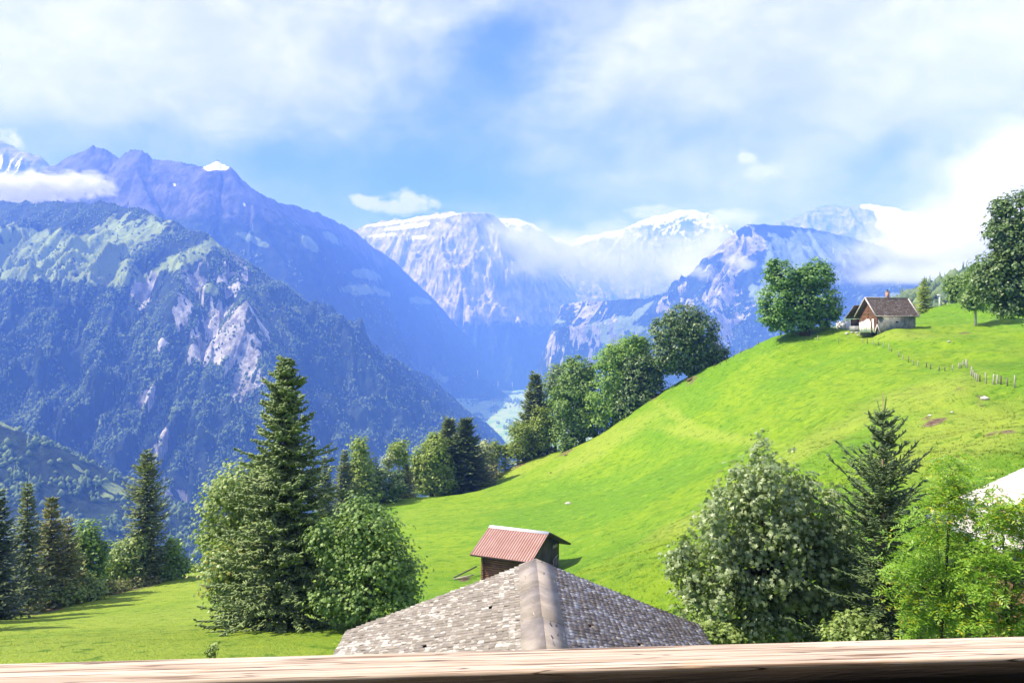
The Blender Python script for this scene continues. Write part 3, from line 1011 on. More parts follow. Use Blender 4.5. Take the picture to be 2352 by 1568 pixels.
o_ = Vector(nh_.location)
LY = AY - Y0
PL = [(np.array((AX, Y0, AZ)) - o_, (0, LY, 0), (-HWL, 0, -HWL * SL), 64, 38, 4, .026, 1.3, 1.4, 1.0, .003, .012), (np.array((AX, Y0, AZ)) - o_, (0, LY, 0), (HWR, 0, -HWR * SR), 64, 35, 5, .026, 1.3, 1.4, 1.0, .003, .012)]
tiles('roof_slates', PL[:1], M_SLATE, nh_)
tiles('roof_slates', PL[1:], M_SLATE_M, nh_)['label'] = 'mossy brown slates on the right slope'
b = MB()
for s, hw, sl in ((-1, HWL, SL), (1, HWR, SR)):
    b.slab([Vector((AX, Y0 + .02, AZ - .03)) - o_, Vector((AX, AY - .02, AZ - .03)) - o_, Vector((AX + s * hw, AY - .02, AZ - hw * sl - .03)) - o_,
            Vector((AX + s * hw, Y0 + .02, AZ - hw * sl - .03)) - o_], 0.12)
b.build('roof_deck', M_UNDER, nh_)
b = MB()
rr = random.Random(3)
y = Y0
while y < AY - 0.05:
    L = min(2.3, AY - y + 0.02)
    for s, sl in ((-1, SL), (1, SR)):
        w = 0.46
        z0 = AZ + 0.06 + rr.uniform(0, .012)
        q = [Vector((AX, y, z0 + 0.004)), Vector((AX, y + L - .008, z0)), Vector((AX + s * w, y + L - .008, z0 - w * sl)), Vector((AX + s * w, y, z0 + 0.004 - w * sl))]
        b.slab([p - o_ for p in q], 0.03)
    y += 2.28
m_cap = plaster('ridge_cap_metal', (0.19, 0.165, 0.13), (0.29, 0.255, 0.21), 1.6, False, 0.6)
b.build('ridge_cap', m_cap, nh_)
b = MB()
wl, wr = AX - HWL + .6, AX + HWR - .6
zt = AZ - (HWL - .6) * SL - .14
for (x0, y0, x1, y1) in ((wl, Y0 + .3, wl, AY - .5), (wr, Y0 + .3, wr, AY - .5)):
    b.bar(Vector((x0, y0, (zt - 12) / 2)) - o_, Vector((x1, y1, (zt - 12) / 2)) - o_, .2, zt + 12)
for yy in (Y0 + .3, AY - .5):
    b.poly([Vector(q) - o_ for q in ((wl, yy, -12), (wr, yy, -12), (wr, yy, zt), (AX, yy, AZ - .18), (wl, yy, zt))], [(0, 1, 2, 3, 4)])
b.build('wall', M_WOOD_BROWN, nh_)

# ------------------------------------------------------------------ the pale roofed house at the right edge
C0 = Vector((12.2, 24.2, -5.0))
rh = empty('pale_roofed_house', (16, 19, -9.0))
tag(rh, 'house with a bright pale tiled roof behind the ash tree at the right edge', 'house')
o_ = Vector(rh.location)
e_down, e_up = Vector((-0.45, -9.5, 0)), Vector((5.0, -0.2, 2.35))
tiles('roof_tiles', [(C0 + e_up + e_down - o_, -e_down, -e_up, 26, 17, 8, .02, 1.3, .3, .3)], M_SLATE_W, rh)
b = MB()
b.slab([C0 + e_up * 1.0 - o_ - Vector((0, .02, .03)), C0 - o_ - Vector((0, .02, .03)), C0 + e_down - o_ - Vector((0, -.02, .03)), C0 + e_up + e_down - o_ - Vector((0, -.02, .03))], .14)
rdg = C0 + e_up - o_
b.slab([rdg - Vector((0, 0, .03)), rdg + e_down - Vector((0, 0, .03)), rdg + e_down + Vector((5, .2, -2.38)), rdg + Vector((5, .2, -2.38))], .14)
b.build('roof_deck', M_UNDER, rh)
b = MB()
b.tube([C0 - o_ + Vector((-.07, 0, -.1)), C0 - o_ + e_down + Vector((-.07, 0, -.1))], [.07, .07], 8)
b.build('gutter', plaster('zinc_gutter', (.35, .38, .4), (.5, .53, .55), 2, False, .4), rh)
b = MB()
b.box(Vector((17.2, 19.2, -9)) - o_, (8.6, 8.6, 7.4))
b.build('wall', M_WOOD_BROWN, rh)

# ------------------------------------------------------------------ the barn with the red corrugated roof
th_ = R(27)
ex, ey = Vector((math.cos(th_), -math.sin(th_), 0)), Vector((math.sin(th_), math.cos(th_), 0))
RL = Vector(W(1126, 1207, 77))
barn = empty('barn', RL + ex * 3 - Vector((0, 0, 4.6)))
tag(barn, 'small log barn with a red striped corrugated metal roof on the meadow', 'barn')
bo = Vector(barn.location)
RLEN, AF, AB, SF, SB = 6.05, 3.75, 4.9, 0.49, 0.42


def bp(a, bb, z):
    return RL + ex * a + ey * bb + Vector((0, 0, z)) - bo


m_red, nt, out = new_mat('red_corrugated_metal')
tcn = nt.node('ShaderNodeTexCoord')
n = nt.noise(tcn.outputs['Object'], 1.2, 5, 0.6)
crest = nt.attr('crest').outputs['Fac']
rc = nt.mix(nt.ramp(n, 0.35, 0.65), (0.36, 0.225, 0.175), (0.43, 0.285, 0.23))
rc = nt.mix(crest, (0.17, 0.06, 0.045), rc)
principled(nt, out, rc, 0.5, 0.3)


def corrugated(a0, a1, b0, b1, z0, z1, n, amp):
    V, Fc, cr = [], [], []
    k = n * 8
    for i in range(k + 1):
        a = a0 + (a1 - a0) * i / k
        ph = math.cos(2 * math.pi * i / 8)
        for (bb, z) in ((b0, z0), (b1, z1)):
            V.append(bp(a, bb, z + amp * ph))
            cr.append(1.0 if ph > -0.6 else 0.0)
    for i in range(k):
        Fc.append((2 * i, 2 * i + 1, 2 * i + 3, 2 * i + 2))
    return V, Fc, cr


V1, F1, C1 = corrugated(0, RLEN, -0.02, -AF, 0.03, -AF * SF + .03, 24, 0.035)
V2, F2, C2 = corrugated(0, RLEN, 0.02, AB, 0.03, -AB * SB + .03, 24, 0.035)
mesh_from('roof', np.array(V1 + V2), np.array(F1 + [tuple(x + len(V1) for x in f) for f in F2]).ravel(), 4, m_red, barn, smooth=True, attrs={'crest': C1 + C2})
b = MB()
b.slab([bp(-.02, -.34, -.34 * SF + .075), bp(RLEN + .02, -.34, -.34 * SF + .075), bp(RLEN + .02, 0, .085), bp(-.02, 0, .085)], .015)
b.slab([bp(-.02, 0, .085), bp(RLEN + .02, 0, .085), bp(RLEN + .02, .34, -.34 * SB + .075), bp(-.02, .34, -.34 * SB + .075)], .015)
m, nt, out = new_mat('white_metal_flashing')
principled(nt, out, (0.58, 0.58, 0.59), 0.45, 0.4)
b.build('ridge_cap', m, barn)
b = MB()
b.slab([bp(0.02, -AF + .05, -AF * SF - .07), bp(RLEN - .02, -AF + .05, -AF * SF - .07), bp(RLEN - .02, 0, -.1), bp(.02, 0, -.1)], .05)
b.slab([bp(.02, 0, -.1), bp(RLEN - .02, 0, -.1), bp(RLEN - .02, AB - .05, -AB * SB - .07), bp(.02, AB - .05, -AB * SB - .07)], .05)
for (q0, q1) in (((RLEN, -AF, -AF * SF - .02), (RLEN, 0, -.02)), ((RLEN, 0, -.02), (RLEN, AB, -AB * SB - .02)), ((0, -AF, -AF * SF - .02), (0, 0, -.02)), ((0, 0, -.02), (0, AB, -AB * SB - .02))):
    b.bar(bp(*q0), bp(*q1), .06, .14)
b.build('roof_timber', M_WOOD_DARK, barn)
# log walls: stacked round logs with crossing ends on the lit side
b = MB()
f0, f1, a0, a1 = -AF + .95, AB - 1.1, 0.85, RLEN - .8
zb = -4.75
zf = -AF * SF
z = zb
i = 0
while z < zf - .05:
    b.tube([bp(a0 - .22, f0, z), bp(a1 + .1, f0, z)], [.105, .105], 8)
    if i % 2:
        b.tube([bp(a0, f0 - .22, z + .1), bp(a0, f1, z + .1)], [.1, .1], 8)
    else:
        b.tube([bp(a0, f0 - .16, z + .1), bp(a0, f1, z + .1)], [.1, .1], 8)
    z += .2
    i += 1
b.build('log_wall', M_WOOD_RED, barn)
b = MB()
k = 0
bb = f0
while bb < f1:
    w = 0.2 + 0.05 * ((k * 7) % 3)
    mid = bb + w / 2
    top = -abs(mid) * (SF if mid < 0 else SB) - .12
    b.box(bp(a1, mid, (top + zb) / 2), (.04, w - .012, top - zb), Matrix((ex, ey, Vector((0, 0, 1)))).transposed())
    bb += w
    k += 1
bb = f0
while bb < f1:
    w = .22
    mid = bb + w / 2
    b.box(bp(a0 + .15, mid, -abs(mid) * (SF if mid < 0 else SB) - 1.0), (.03, w - .01, 1.6), Matrix((ex, ey, Vector((0, 0, 1)))).transposed())
    bb += w
b.box(bp((a0 + a1) / 2, f1, -3.6), (a1 - a0, .1, 2.4), Matrix((ex, ey, Vector((0, 0, 1)))).transposed())
b.build('gable_wall', M_WOOD_DARK, barn)
b = MB()
b.bar(bp(a1 + .05, f0 + .2, -2.5), bp(a1 + .05, f0 + 2.4, -1.2), .05, .16)
b.build('brace_board', M_WOOD_PALE, barn)
b = MB()
b.bar(bp(a1 + .05, f1 - 1.3, -1.95), bp(a1 + .05, f1 - .3, -1.95), .05, .3)
b.build('board', M_WOOD_PALE, barn)
b = MB()
b.bar(bp(a1 + .05, f1 - 1.3, -3.2), bp(a1 + .05, f1 - .2, -2.9), .05, .09)
for q in (.15, .5, .85, 1.2):
    b.bar(bp(a1 + .05, f1 - q, -4.2), bp(a1 + .05, f1 - q, -3.2), .05, .08)
b.build('hatch', M_WOOD_PALE, barn)
b = MB()
b.box(bp(a1 + .04, 1.0, -3.2), (.05, 1.7, 2.3), Matrix((ex, ey, Vector((0, 0, 1)))).transposed())
b.build('door', M_WOOD_DARK, barn)
b = MB()
for j in range(5):
    b.bar(bp(a0 - .3 + j * .02, f0 - .12 - .05 * j, zb + .1 + .12 * j), bp(a0 + 2.2, f0 - .2, zb - .3 + .12 * j), .05, .09)
b.build('stacked_boards', M_WOOD_PALE, barn)

# planks lying in the grass beside the barn
p = hit(1066, 1328)
pk = empty('plank_pile', p)
tag(pk, 'few old planks lying crossed in the grass left of the barn', 'planks')
b = MB()
b.bar((-.9, -.6, .25), (1.1, 1.3, .75), .16, .07)
b.build('plank', M_WOOD_DARK, pk)
b = MB()
b.bar((-.9, -.7, .15), (.9, -.1, .35), .16, .07)
b.build('plank', M_WOOD_PALE, pk)

# ------------------------------------------------------------------ the stone cottage on the hill
psi = R(8)
hx, hy = Vector((math.cos(psi), math.sin(psi), 0)), Vector((-math.sin(psi), math.cos(psi), 0))
HC = Vector(W(2017, 760, 142))
cot = empty('stone_cottage', HC)
tag(cot, 'old cottage on the hill with a grey wall, brown shingle roof and brick chimney', 'cottage')
HM = Matrix((hx, hy, Vector((0, 0, 1)))).transposed()


def hp(a, bb, z):
    return hx * a + hy * bb + Vector((0, 0, z))


HL, HW_, HH, RISE = 7.0, 5.6, 2.95, 2.75
b = MB()
b.box(hp(HL / 2, .15, HH / 2 - .4), (HL, .3, HH + .8), HM)
b.box(hp(HL - .15, HW_ / 2, HH / 2 - .4), (.3, HW_ - .62, HH + .8), HM)
b.box(hp(HL / 2, HW_ - .15, HH / 2 - .4), (HL, .3, HH + .8), HM)
b.box(hp(HL + .5, HW_ - 1.9, HH / 2 - .4), (1.1, 2.6, HH + .5), HM)
b.build('wall', M_CONC, cot)
b = MB()
z = 0.0
i = 0
while z < HH + RISE - .35:
    half = HW_ / 2 if z < HH else HW_ / 2 * (1 - (z - HH) / RISE)
    w = .235
    b.box(hp(-.06, HW_ / 2, z + w / 2), (.12, half * 2 - .04, w - .014), HM)
    z += w
b.build('gable_wall', M_WOOD_RED, cot)
b = MB()
b.bar(hp(-.14, .1, 0), hp(-.14, .1, HH), .1, .3)
b.bar(hp(-.14, HW_ / 2, 1.9), hp(-.14, HW_ / 2, HH + RISE - .6), .06, .16)
b.bar(hp(-.14, .3, 1.95), hp(-.14, HW_ - .3, 1.95), .06, .14)
b.bar(hp(-.14, .6, 3.1), hp(-.14, HW_ - .6, 3.1), .06, .1)
b.build('timber_frame', M_WOOD_BROWN, cot)
b = MB()
for q, w, h, zz in ((1.15, .5, 2.1, 0), (2.1, .35, 1.9, -.1), (2.75, 1.05, 2.1, 0), (3.6, .4, 1.9, 0), (4.3, .9, 1.75, 0), (5.1, .6, 1.6, 0)):
    b.box(hp(-.2, q, h / 2 + zz - .1), (.07, w, h + .2), HM @ Matrix.Rotation(R(-4), 3, 'Y'))
b.build('white_boards', M_CREAM, cot)
b = MB()
b.bar(hp(.2, -.35, -.4), hp(-.3, -.1, 1.2), .2, .06)
b.bar(hp(-.5, .2, -.3), hp(-.2, .1, 1.0), .2, .06)
b.build('leaning_board', M_CREAM, cot)
b = MB()
b.box(hp(3.5, -.03, 1.55), (.42, .08, .22), HM)
b.build('vent_opening', M_DARK, cot)
ov, og = .55, .75
ap = Vector((0, 0, HH + RISE + .1))
sl = RISE / (HW_ / 2)
PLs = []
for s in (-1, 1):
    cb = HW_ / 2
    run = HW_ / 2 + ov
    o1 = hp(-og, cb, HH + RISE + .14)
    PLs.append((o1, hx * (HL + og + .35), hy * (s * run) - Vector((0, 0, run * sl)), 30, 22, 11 + s, .03, 1.3))
tiles('roof_shingles', PLs, M_SHINGLE, cot)
b = MB()
for s in (-1, 1):
    run = HW_ / 2 + ov - .02
    b.slab([hp(-og + .02, HW_ / 2, HH + RISE + .07), hp(HL + .33, HW_ / 2, HH + RISE + .07), hp(HL + .33, HW_ / 2 + s * run, HH + RISE + .07 - run * sl), hp(-og + .02, HW_ / 2 + s * run, HH + RISE + .07 - run * sl)], .12)
b.build('roof_deck', M_UNDER, cot)
b = MB()
for a in (-og, HL + .35):
    for s in (-1, 1):
        run = HW_ / 2 + ov
        b.bar(hp(a, HW_ / 2, HH + RISE + .16), hp(a, HW_ / 2 + s * run, HH + RISE + .16 - run * sl), .2, .16)
b.bar(hp(-og, HW_ / 2, HH + RISE + .2), hp(HL + .35, HW_ / 2, HH + RISE + .2), .4, .14)
b.bar(hp(-og, -ov, HH + RISE + .12 - (HW_ / 2 + ov) * sl), hp(HL + .35, -ov, HH + RISE + .12 - (HW_ / 2 + ov) * sl), .14, .12)
b.build('roof_edge', M_EDGE, cot)
m_brick = plaster('chimney_brick', (.34, .17, .12), (.5, .3, .24), 4, False)
b = MB()
b.box(hp(3.5, HW_ / 2, HH + RISE + .6), (.48, .48, 1.3), HM)
ch = b.build('chimney', m_brick, cot)
b = MB()
b.box(hp(3.5, HW_ / 2, HH + RISE + 1.29), (.62, .62, .09), HM)
b.build('chimney_cap', M_EDGE, ch)
b = MB()
b.tube([hp(3.5, HW_ / 2, HH + RISE + 1.34), hp(3.5, HW_ / 2, HH + RISE + 1.6)], [.13, .16], 8)
b.build('chimney_pot', M_DARK, ch)
# rear wing at the right and the lower lean-to at the left
b = MB()
b.slab([hp(HL - .8, HW_ + .2, HH + 1.9), hp(HL + 2.3, HW_ + .2, HH + 1.85), hp(HL + 2.3, HW_ + 2.4, HH + 2.5), hp(HL - .8, HW_ + 2.4, HH + 2.5)], .16)
b.build('rear_roof', M_SHINGLE, cot)
b = MB()
b.box(hp(HL + .6, HW_ + 1.4, HH / 2 + 1.0), (2.2, 1.8, HH + 2.0), HM)
b.build('rear_wing', M_WOOD_BROWN, cot)
lo = [hp(-1.0, HW_ + .2, HH + 1.7), hp(3.0, HW_ + .2, HH + 1.7), hp(3.0, HW_ + 3.1, HH - .45), hp(-1.0, HW_ + 3.1, HH - .45)]
b = MB()
b.slab([p + Vector((0, 0, .0)) for p in lo], .14)
b.build('lean_to_roof_deck', M_UNDER, cot)
tiles('lean_to_roof', [(lo[0] + Vector((0, 0, .05)), lo[1] - lo[0], lo[3] - lo[0], 18, 14, 21, .03, 1.3)], M_EDGE, cot)
b = MB()
b.box(hp(1.2, HW_ + 1.5, .5), (3.2, 2.6, 1.0), HM)
b.build('lean_to_base', M_CONC, cot)
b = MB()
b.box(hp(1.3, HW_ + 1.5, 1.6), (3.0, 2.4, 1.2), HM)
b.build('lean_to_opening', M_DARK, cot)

# white wall with brown posts left of the cottage
P0 = on_ground(1921, 165)
P1 = on_ground(1953, 163)
ww = empty('garden_wall', P0)
tag(ww, 'white panel wall with two brown posts left of the stone cottage', 'wall')
d_ = Vector(P1 - P0)
zt_ = 1.2
b = MB()
b.bar(Vector((0, 0, .5)), Vector((d_.x, d_.y, .5)), .12, zt_ + 1.2)
b.build('panel', M_CREAM, ww)
for f in (.12, .62):
    b = MB()
    b.bar(Vector((d_.x * f + .0, d_.y * f - .09, -.3)), Vector((d_.x * f, d_.y * f - .09, 1.05)), .14, .1)
    b.build('post', M_WOOD_RED, ww)

# stone heap before the cottage
rs = random.Random(12)


def rock_mesh(name, r, mat, parent=None, seed=0, flat=.7, n=1, spread=0.0):
    V, Fc = [], []
    q = np.random.default_rng(seed)
    import bmesh
    for k in range(n):
        bm = bmesh.new()
        bmesh.ops.create_icosphere(bm, subdivisions=2, radius=1.0)
        v = np.array([x.co[:] for x in bm.verts])
        f = np.array([[x.index for x in fc.verts] for fc in bm.faces])
        bm.free()
        a = q.uniform(0, 9, 3)
        v = v * (1 + 0.35 * (gnoise(v[:, 0] * 1.6 + a[0], v[:, 1] * 1.6 + v[:, 2] * 1.3 + a[1], seed + k))[:, None])
        rad = r * q.uniform(.5, 1.15)
        v = v * rad * np.array([q.uniform(.8, 1.3), q.uniform(.8, 1.3), flat])
        v = v + np.array([q.normal(0, spread), q.normal(0, spread * .8), rad * flat * .35 + (q.uniform(0, .3) if n > 1 else 0)])
        Fc.append(f + sum(len(x) for x in V))
        V.append(v)
    return mesh_from(name, np.concatenate(V), np.concatenate(Fc).ravel(), 3, mat, parent)


for i, (u, v, r) in enumerate([(1958, 764, .35), (1968, 766, .42), (1978, 763, .5), (1988, 767, .38), (1998, 764, .5), (2005, 768, .36), (1984, 772, .3), (1945, 768, .4), (1972, 771, .3), (2012, 766, .3)]):
    p = hit(u, v)
    o = rock_mesh('stone', r, M_STONE, None, 30 + i)
    o.location = p
    tag(o, 'loose pale stone in the rubble heap before the stone cottage', 'stone', 'stones heaped before the cottage')
for i, (u, v, r, lab) in enumerate([(1305, 1157, .34, 'small white boulder alone in the meadow above the barn'), (2262, 917, .34, 'flat white boulder below the fence posts at the far right'),
                                    (2135, 956, .22, 'small white stone beside the brown earth scar on the hill'), (1585, 874, .9, 'dark rock outcrop under the round tree on the hill edge'),
                                    (2187, 947, .18, 'tiny pale stone right of the earth scar on the hill slope'), (2180, 786, .35, 'pale stone in the grass below the slim young tree'),
                                    (1265, 1086, .3, 'dark stone on the slope below the sycamore edge'), (1300, 1046, .55, 'dark low rock under the edge of the big sycamore')]):
    p = hit(u, v)
    o = rock_mesh('boulder', r, M_STONE if 'dark' not in lab else M_WOOD_BROWN, None, 60 + i, .6)
    o.location = p
    tag(o, lab, 'boulder')

# small wood pile at the meadow edge
p = hit(938, 1139)
wp = empty('wood_pile', p)
tag(wp, 'low covered wood pile beside the small spruce at the meadow edge', 'wood pile')
b = MB()
for j in range(7):
    for k in range(3 - (j % 2)):
        b.tube([(-1.6 + j * .5, -.5, .2 + k * .3), (-1.6 + j * .5, .6, .2 + k * .3)], [.17, .17], 7)
b.build('logs', M_WOOD_BROWN, wp)
b = MB()
b.slab([(-2.2, -.9, .95), (2.0, -.9, .9), (1.7, .8, 1.5), (-1.9, .8, 1.55)], .12)
b.build('cover', M_WOOD_PALE, wp)

# lamp post behind the cottage
p = on_ground(2158, 171)
lp = empty('lamp_post', p)
tag(lp, 'white post with a flat cross head on the hill behind the cottage', 'lamp post')
top = -(678 - 784) / F * 171 - p[2]
b = MB()
b.tube([(0, 0, -.3), (0, 0, top)], [.13, .1], 8)
b.build('pole', M_CREAM, lp)
b = MB()
b.box((0, 0, top + .06), (.95, .3, .2))
b.build('lamp_head', M_CREAM, lp)


# ------------------------------------------------------------------ pasture fences: each post a part
def fence(label, posts, seed):
    r = random.Random(seed)
    pts = [hit(u, v) for (u, v, h, k) in posts]
    root = empty('pasture_fence', pts[0])
    tag(root, label, 'fence')
    o0 = Vector(pts[0])
    tops = []
    for p, (u, v, h, k) in zip(pts, posts):
        q = Vector(p) - o0
        H = h / F * p[1] * 1.0
        w = .055 + .02 * r.random()
        lean = Vector((r.uniform(-.1, .1), r.uniform(-.06, .06), 0)) * H
        b = MB()
        b.tube([q - Vector((0, 0, .3)), q + Vector((0, 0, H * .5)) + lean * .5, q + Vector((0, 0, H)) + lean, q + Vector((0, 0, H + .05)) + lean], [w * 1.1, w, w * .95, w * .2], 7)
        b.build('post', M_POST if k else M_POST_DARK, root)
        tops.append(q + lean + Vector((0, 0, H * .85)))
    b = MB()
    for a, c in zip(tops[:-1], tops[1:]):
        if (a - c).length < 30:
            for dz in (0, -.35):
                m_ = (a + c) / 2 - Vector((0, 0, .05))
                z_ = Vector((0, 0, dz))
                b.tube([a + z_, m_ + z_, c + z_], [.006] * 3, 4, False)
    b.build('wire', M_POST_DARK, root)
    return root


def fc(l):
    return [(1837 + x * .2343, 735 + y * .2343, h * .2343, k) for (x, y, h, k) in l]


fence('thin wire fence with short posts dropping from the maple across the hill', fc([(58, 185, 30, 0), (110, 192, 35, 0), (175, 200, 48, 1), (380, 226, 58, 0), (615, 222, 36, 1), (665, 232, 52, 0), (720, 244, 40, 1), (770, 250, 36, 0), (820, 270, 55, 1),
      (872, 296, 60, 1), (900, 312, 30, 0), (968, 361, 54, 1), (1008, 390, 48, 1), (1062, 416, 56, 0), (1113, 440, 54, 1), (1155, 458, 56, 1), (1240, 462, 46, 0), (1280, 482, 46, 0), (1365, 500, 38, 0), (1420, 500, 38, 0), (1497, 496, 56, 1)]), 1)
fence('fence of tall pale posts at the right of the hill above the earth scars', fc([(1555, 476, 54, 1), (1580, 472, 50, 1), (1603, 442, 40, 1), (1625, 468, 82, 1), (1640, 470, 84, 1), (1678, 542, 84, 1), (1700, 560, 66, 1), (1718, 582, 66, 1), (1732, 602, 72, 1), (1765, 602, 68, 0),
      (1828, 622, 104, 1), (1897, 632, 98, 1), (1935, 632, 86, 1), (1968, 632, 84, 0), (2032, 655, 82, 0), (2103, 674, 122, 1)]), 2)
fence('short row of dark posts along the left crest of the hill below the maple', [(1640, 846, 9, 0), (1654, 839, 9, 0), (1668, 832, 9, 0), (1685, 822, 9, 0), (1700, 813, 9, 1), (1720, 803, 9, 0), (1742, 792, 9, 0)], 3)

# ------------------------------------------------------------------ tiny houses and pylons far down in the valley
m_vr, nt, out = new_mat('valley_house_roof')
principled(nt, out, (.28, .2, .18), .8, .1)
m_vred, nt, out = new_mat('valley_house_red_roof')
principled(nt, out, (.5, .2, .17), .8, .1)


def floor_hit(u, v):
    k = (v - 784) / F
    d = 605 / k
    for _ in range(30):
        d = -float(floor_z(np.array(d))) / k
    return np.array([(u - 1176) / F * d, d, float(floor_z(np.array(d)))])


VH = [(1135, 921, 16, 1, 'long red roofed building at the top of the valley village'), (1128, 927, 12, 0, 'small pale house just below the long red roofed building'), (1126, 931, 12, 0, 'second pale house below the long red roof'),
      (1137, 944, 13, 0, 'dark roofed house in the middle of the valley village'), (1140, 948, 12, 0, 'small house beside the dark roofed one in the valley'), (1134, 951, 12, 0, 'lowest house of the valley village cluster'),
      (1073, 919, 14, 0, 'lone pale house by the trees at the left side of the valley'), (1175, 926, 13, 0, 'white house at the right side of the valley field'), (1171, 935, 12, 0, 'small house left of the right hand valley hamlet'),
      (1182, 934, 12, 0, 'house in the middle of the right hand valley hamlet'), (1192, 935, 12, 0, 'rightmost house of the valley hamlet near the spruce'), (1034, 881, 13, 0, 'tiny white house on the high valley meadow at the left'),
      (1198, 889, 14, 0, 'pale shed far up the valley floor'), (1142, 971, 11, 0, 'small white hut alone low in the valley field')]
for i, (u, v, s, red, lab) in enumerate(VH):
    p = floor_hit(u, v)
    h_ = empty('valley_house', p, R((i * 37) % 90))
    tag(h_, lab, 'house', 'houses far down in the valley')
    b = MB()
    L_ = s * (2.2 if red else 1.2)
    b.box((0, 0, s * .25), (L_, s * .8, s * .7))
    b.build('wall', M_CREAM, h_)
    b = MB()
    zz = s * .6
    b.poly([(-L_ * .54, -s * .5, zz), (L_ * .54, -s * .5, zz), (L_ * .54, 0, zz + s * .45), (-L_ * .54, 0, zz + s * .45), (L_ * .54, s * .5, zz), (-L_ * .54, s * .5, zz)],
           [(0, 1, 2, 3), (3, 2, 4, 5), (1, 4, 2), (0, 3, 5), (0, 5, 4, 1)])
    b.build('roof', m_vred if red else m_vr, h_)
m_steel, nt, out = new_mat('pylon_steel')
principled(nt, out, (.6, .6, .62), .5, .3)
for i, (u, v, d, lab) in enumerate([(1097, 862, 6350, 'steel pylon on the dark wooded spur in the valley'), (1144, 886, 7000, 'steel pylon at the foot of the wooded valley spur'), (1177, 888, 7600, 'small steel pylon farthest up the valley')]):
    p = W(u, v, d)
    py = empty('power_pylon', p)
    tag(py, lab, 'pylon', 'pylons of the valley power line')
    H = 42
    b = MB()
    for sx in (-1, 1):
        for sy in (-1, 1):
            b.bar((sx * 4, sy * 4, -25), (sx * .8, sy * .8, H), .9, .9)
    for k in range(6):
        z0, z1 = k * 7, k * 7 + 7
        w0, w1 = 3.2 - z0 * .06, 3.2 - z1 * .06
        for sy in (-1, 1):
            b.bar((-w0, sy * w0, z0), (w1, sy * w1, z1), .5, .5)
            b.bar((w0, sy * w0, z0), (-w1, sy * w1, z1), .5, .5)
    b.build('tower', m_steel, py)
    b = MB()
    for z in (28, 36):
        b.bar((-8, 0, z), (8, 0, z), .8, .8)
    b.build('cross_arm', m_steel, py)

# ------------------------------------------------------------------ balcony: railing and the chalet behind the viewer
m_rail, nt, out = new_mat('bleached_rail_wood')
tcn = nt.node('ShaderNodeTexCoord')
v = nt.mapping(tcn.outputs['Object'], (1.0, 26, 26))
g1 = nt.noise(v, 2.2, 8, 0.66, 0.5)
g2 = nt.noise(nt.mapping(tcn.outputs['Object'], (1.2, 75, 75)), 2.0, 3, 0.6, 0.1)
blot = nt.noise(nt.mapping(tcn.outputs['Object'], (1, 3, 3)), 5.0, 5, 0.6)
col = nt.mix(nt.ramp(g1, 0.3, 0.62), (0.31, 0.23, 0.16), (0.52, 0.44, 0.35))
col = nt.mix(nt.mul(nt.ramp(g2, 0.54, 0.59), 0.9), col, (0.14, 0.085, 0.05))
crack = nt.noise(nt.mapping(tcn.outputs['Object'], (.9, 40, 10)), 1.6, 2, 0.5, 0.15)
col = nt.mix(nt.ramp(nt.math('ABSOLUTE', nt.math('SUBTRACT', crack, 0.5)), 0.012, 0.0), col, (0.07, 0.04, 0.025))
col = nt.mix(nt.mul(nt.ramp(blot, 0.58, 0.72), 0.5), col, (0.45, 0.30, 0.18))
principled(nt, out, col, 0.75, 0.25, nt.bump(nt.add(g1, g2), 0.35, 0.004))
rail = empty('balcony_railing', (0, 1.28, -.5))
rail.rotation_euler = (0, 0, math.atan(0.072))
tag(rail, 'bleached wooden balcony handrail across the bottom of the view', 'railing')
import bmesh
bm = bmesh.new()
bmesh.ops.create_cube(bm, size=1.0)
for vv in bm.verts:
    vv.co = Vector((vv.co.x * 7.0, vv.co.y * 0.091 + .0155, vv.co.z * 0.011 - .0055))
bmesh.ops.bevel(bm, geom=[e for e in bm.edges if abs(e.verts[0].co.x - e.verts[1].co.x) > 1], offset=.0045, segments=4, affect='EDGES', profile=.5)
me = bpy.data.meshes.new('handrail')
bm.to_mesh(me)
bm.free()
me.materials.append(m_rail)
hr = bpy.data.objects.new('handrail', me)
COL.objects.link(hr)
hr.parent = rail
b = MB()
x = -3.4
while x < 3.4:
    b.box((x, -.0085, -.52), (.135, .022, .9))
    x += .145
M_SHADE_WOOD = wood_mat('shade_black_wood', (0.012, 0.009, 0.008), (0.03, 0.022, 0.018))  # shade below the handrail painted into the wood as a near-black colour
b.build('board_panel', M_SHADE_WOOD, rail)
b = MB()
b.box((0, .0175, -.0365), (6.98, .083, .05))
b.build('rail_shade_strip', M_SHADE_WOOD, rail)  # near-black strip standing in for the shaded near face of the rail
ch_ = empty('chalet', (0, -1.4, -10))
tag(ch_, 'dark timber chalet that carries the balcony and its floor', 'chalet')
b = MB()
b.box((0, -.15, 10.5), (11, .3, 9.0))
b.box((0, -3, 5.0), (11, 5.5, 10.0))
b.build('wall', M_WOOD_DARK, ch_)
b = MB()
b.box((0, 1.35, 8.45), (9.5, 2.8, .16))
for sx in (-4.4, 0, 4.4):
    b.box((sx, 2.5, 4.0), (.2, .2, 8.7))
b.build('balcony_floor', M_WOOD_DARK, ch_)
b = MB()
b.slab([(-6, -5.5, 16.6), (6, -5.5, 16.6), (6, .75, 15.2), (-6, .75, 15.2)], .2)
b.build('roof', M_UNDER, ch_)

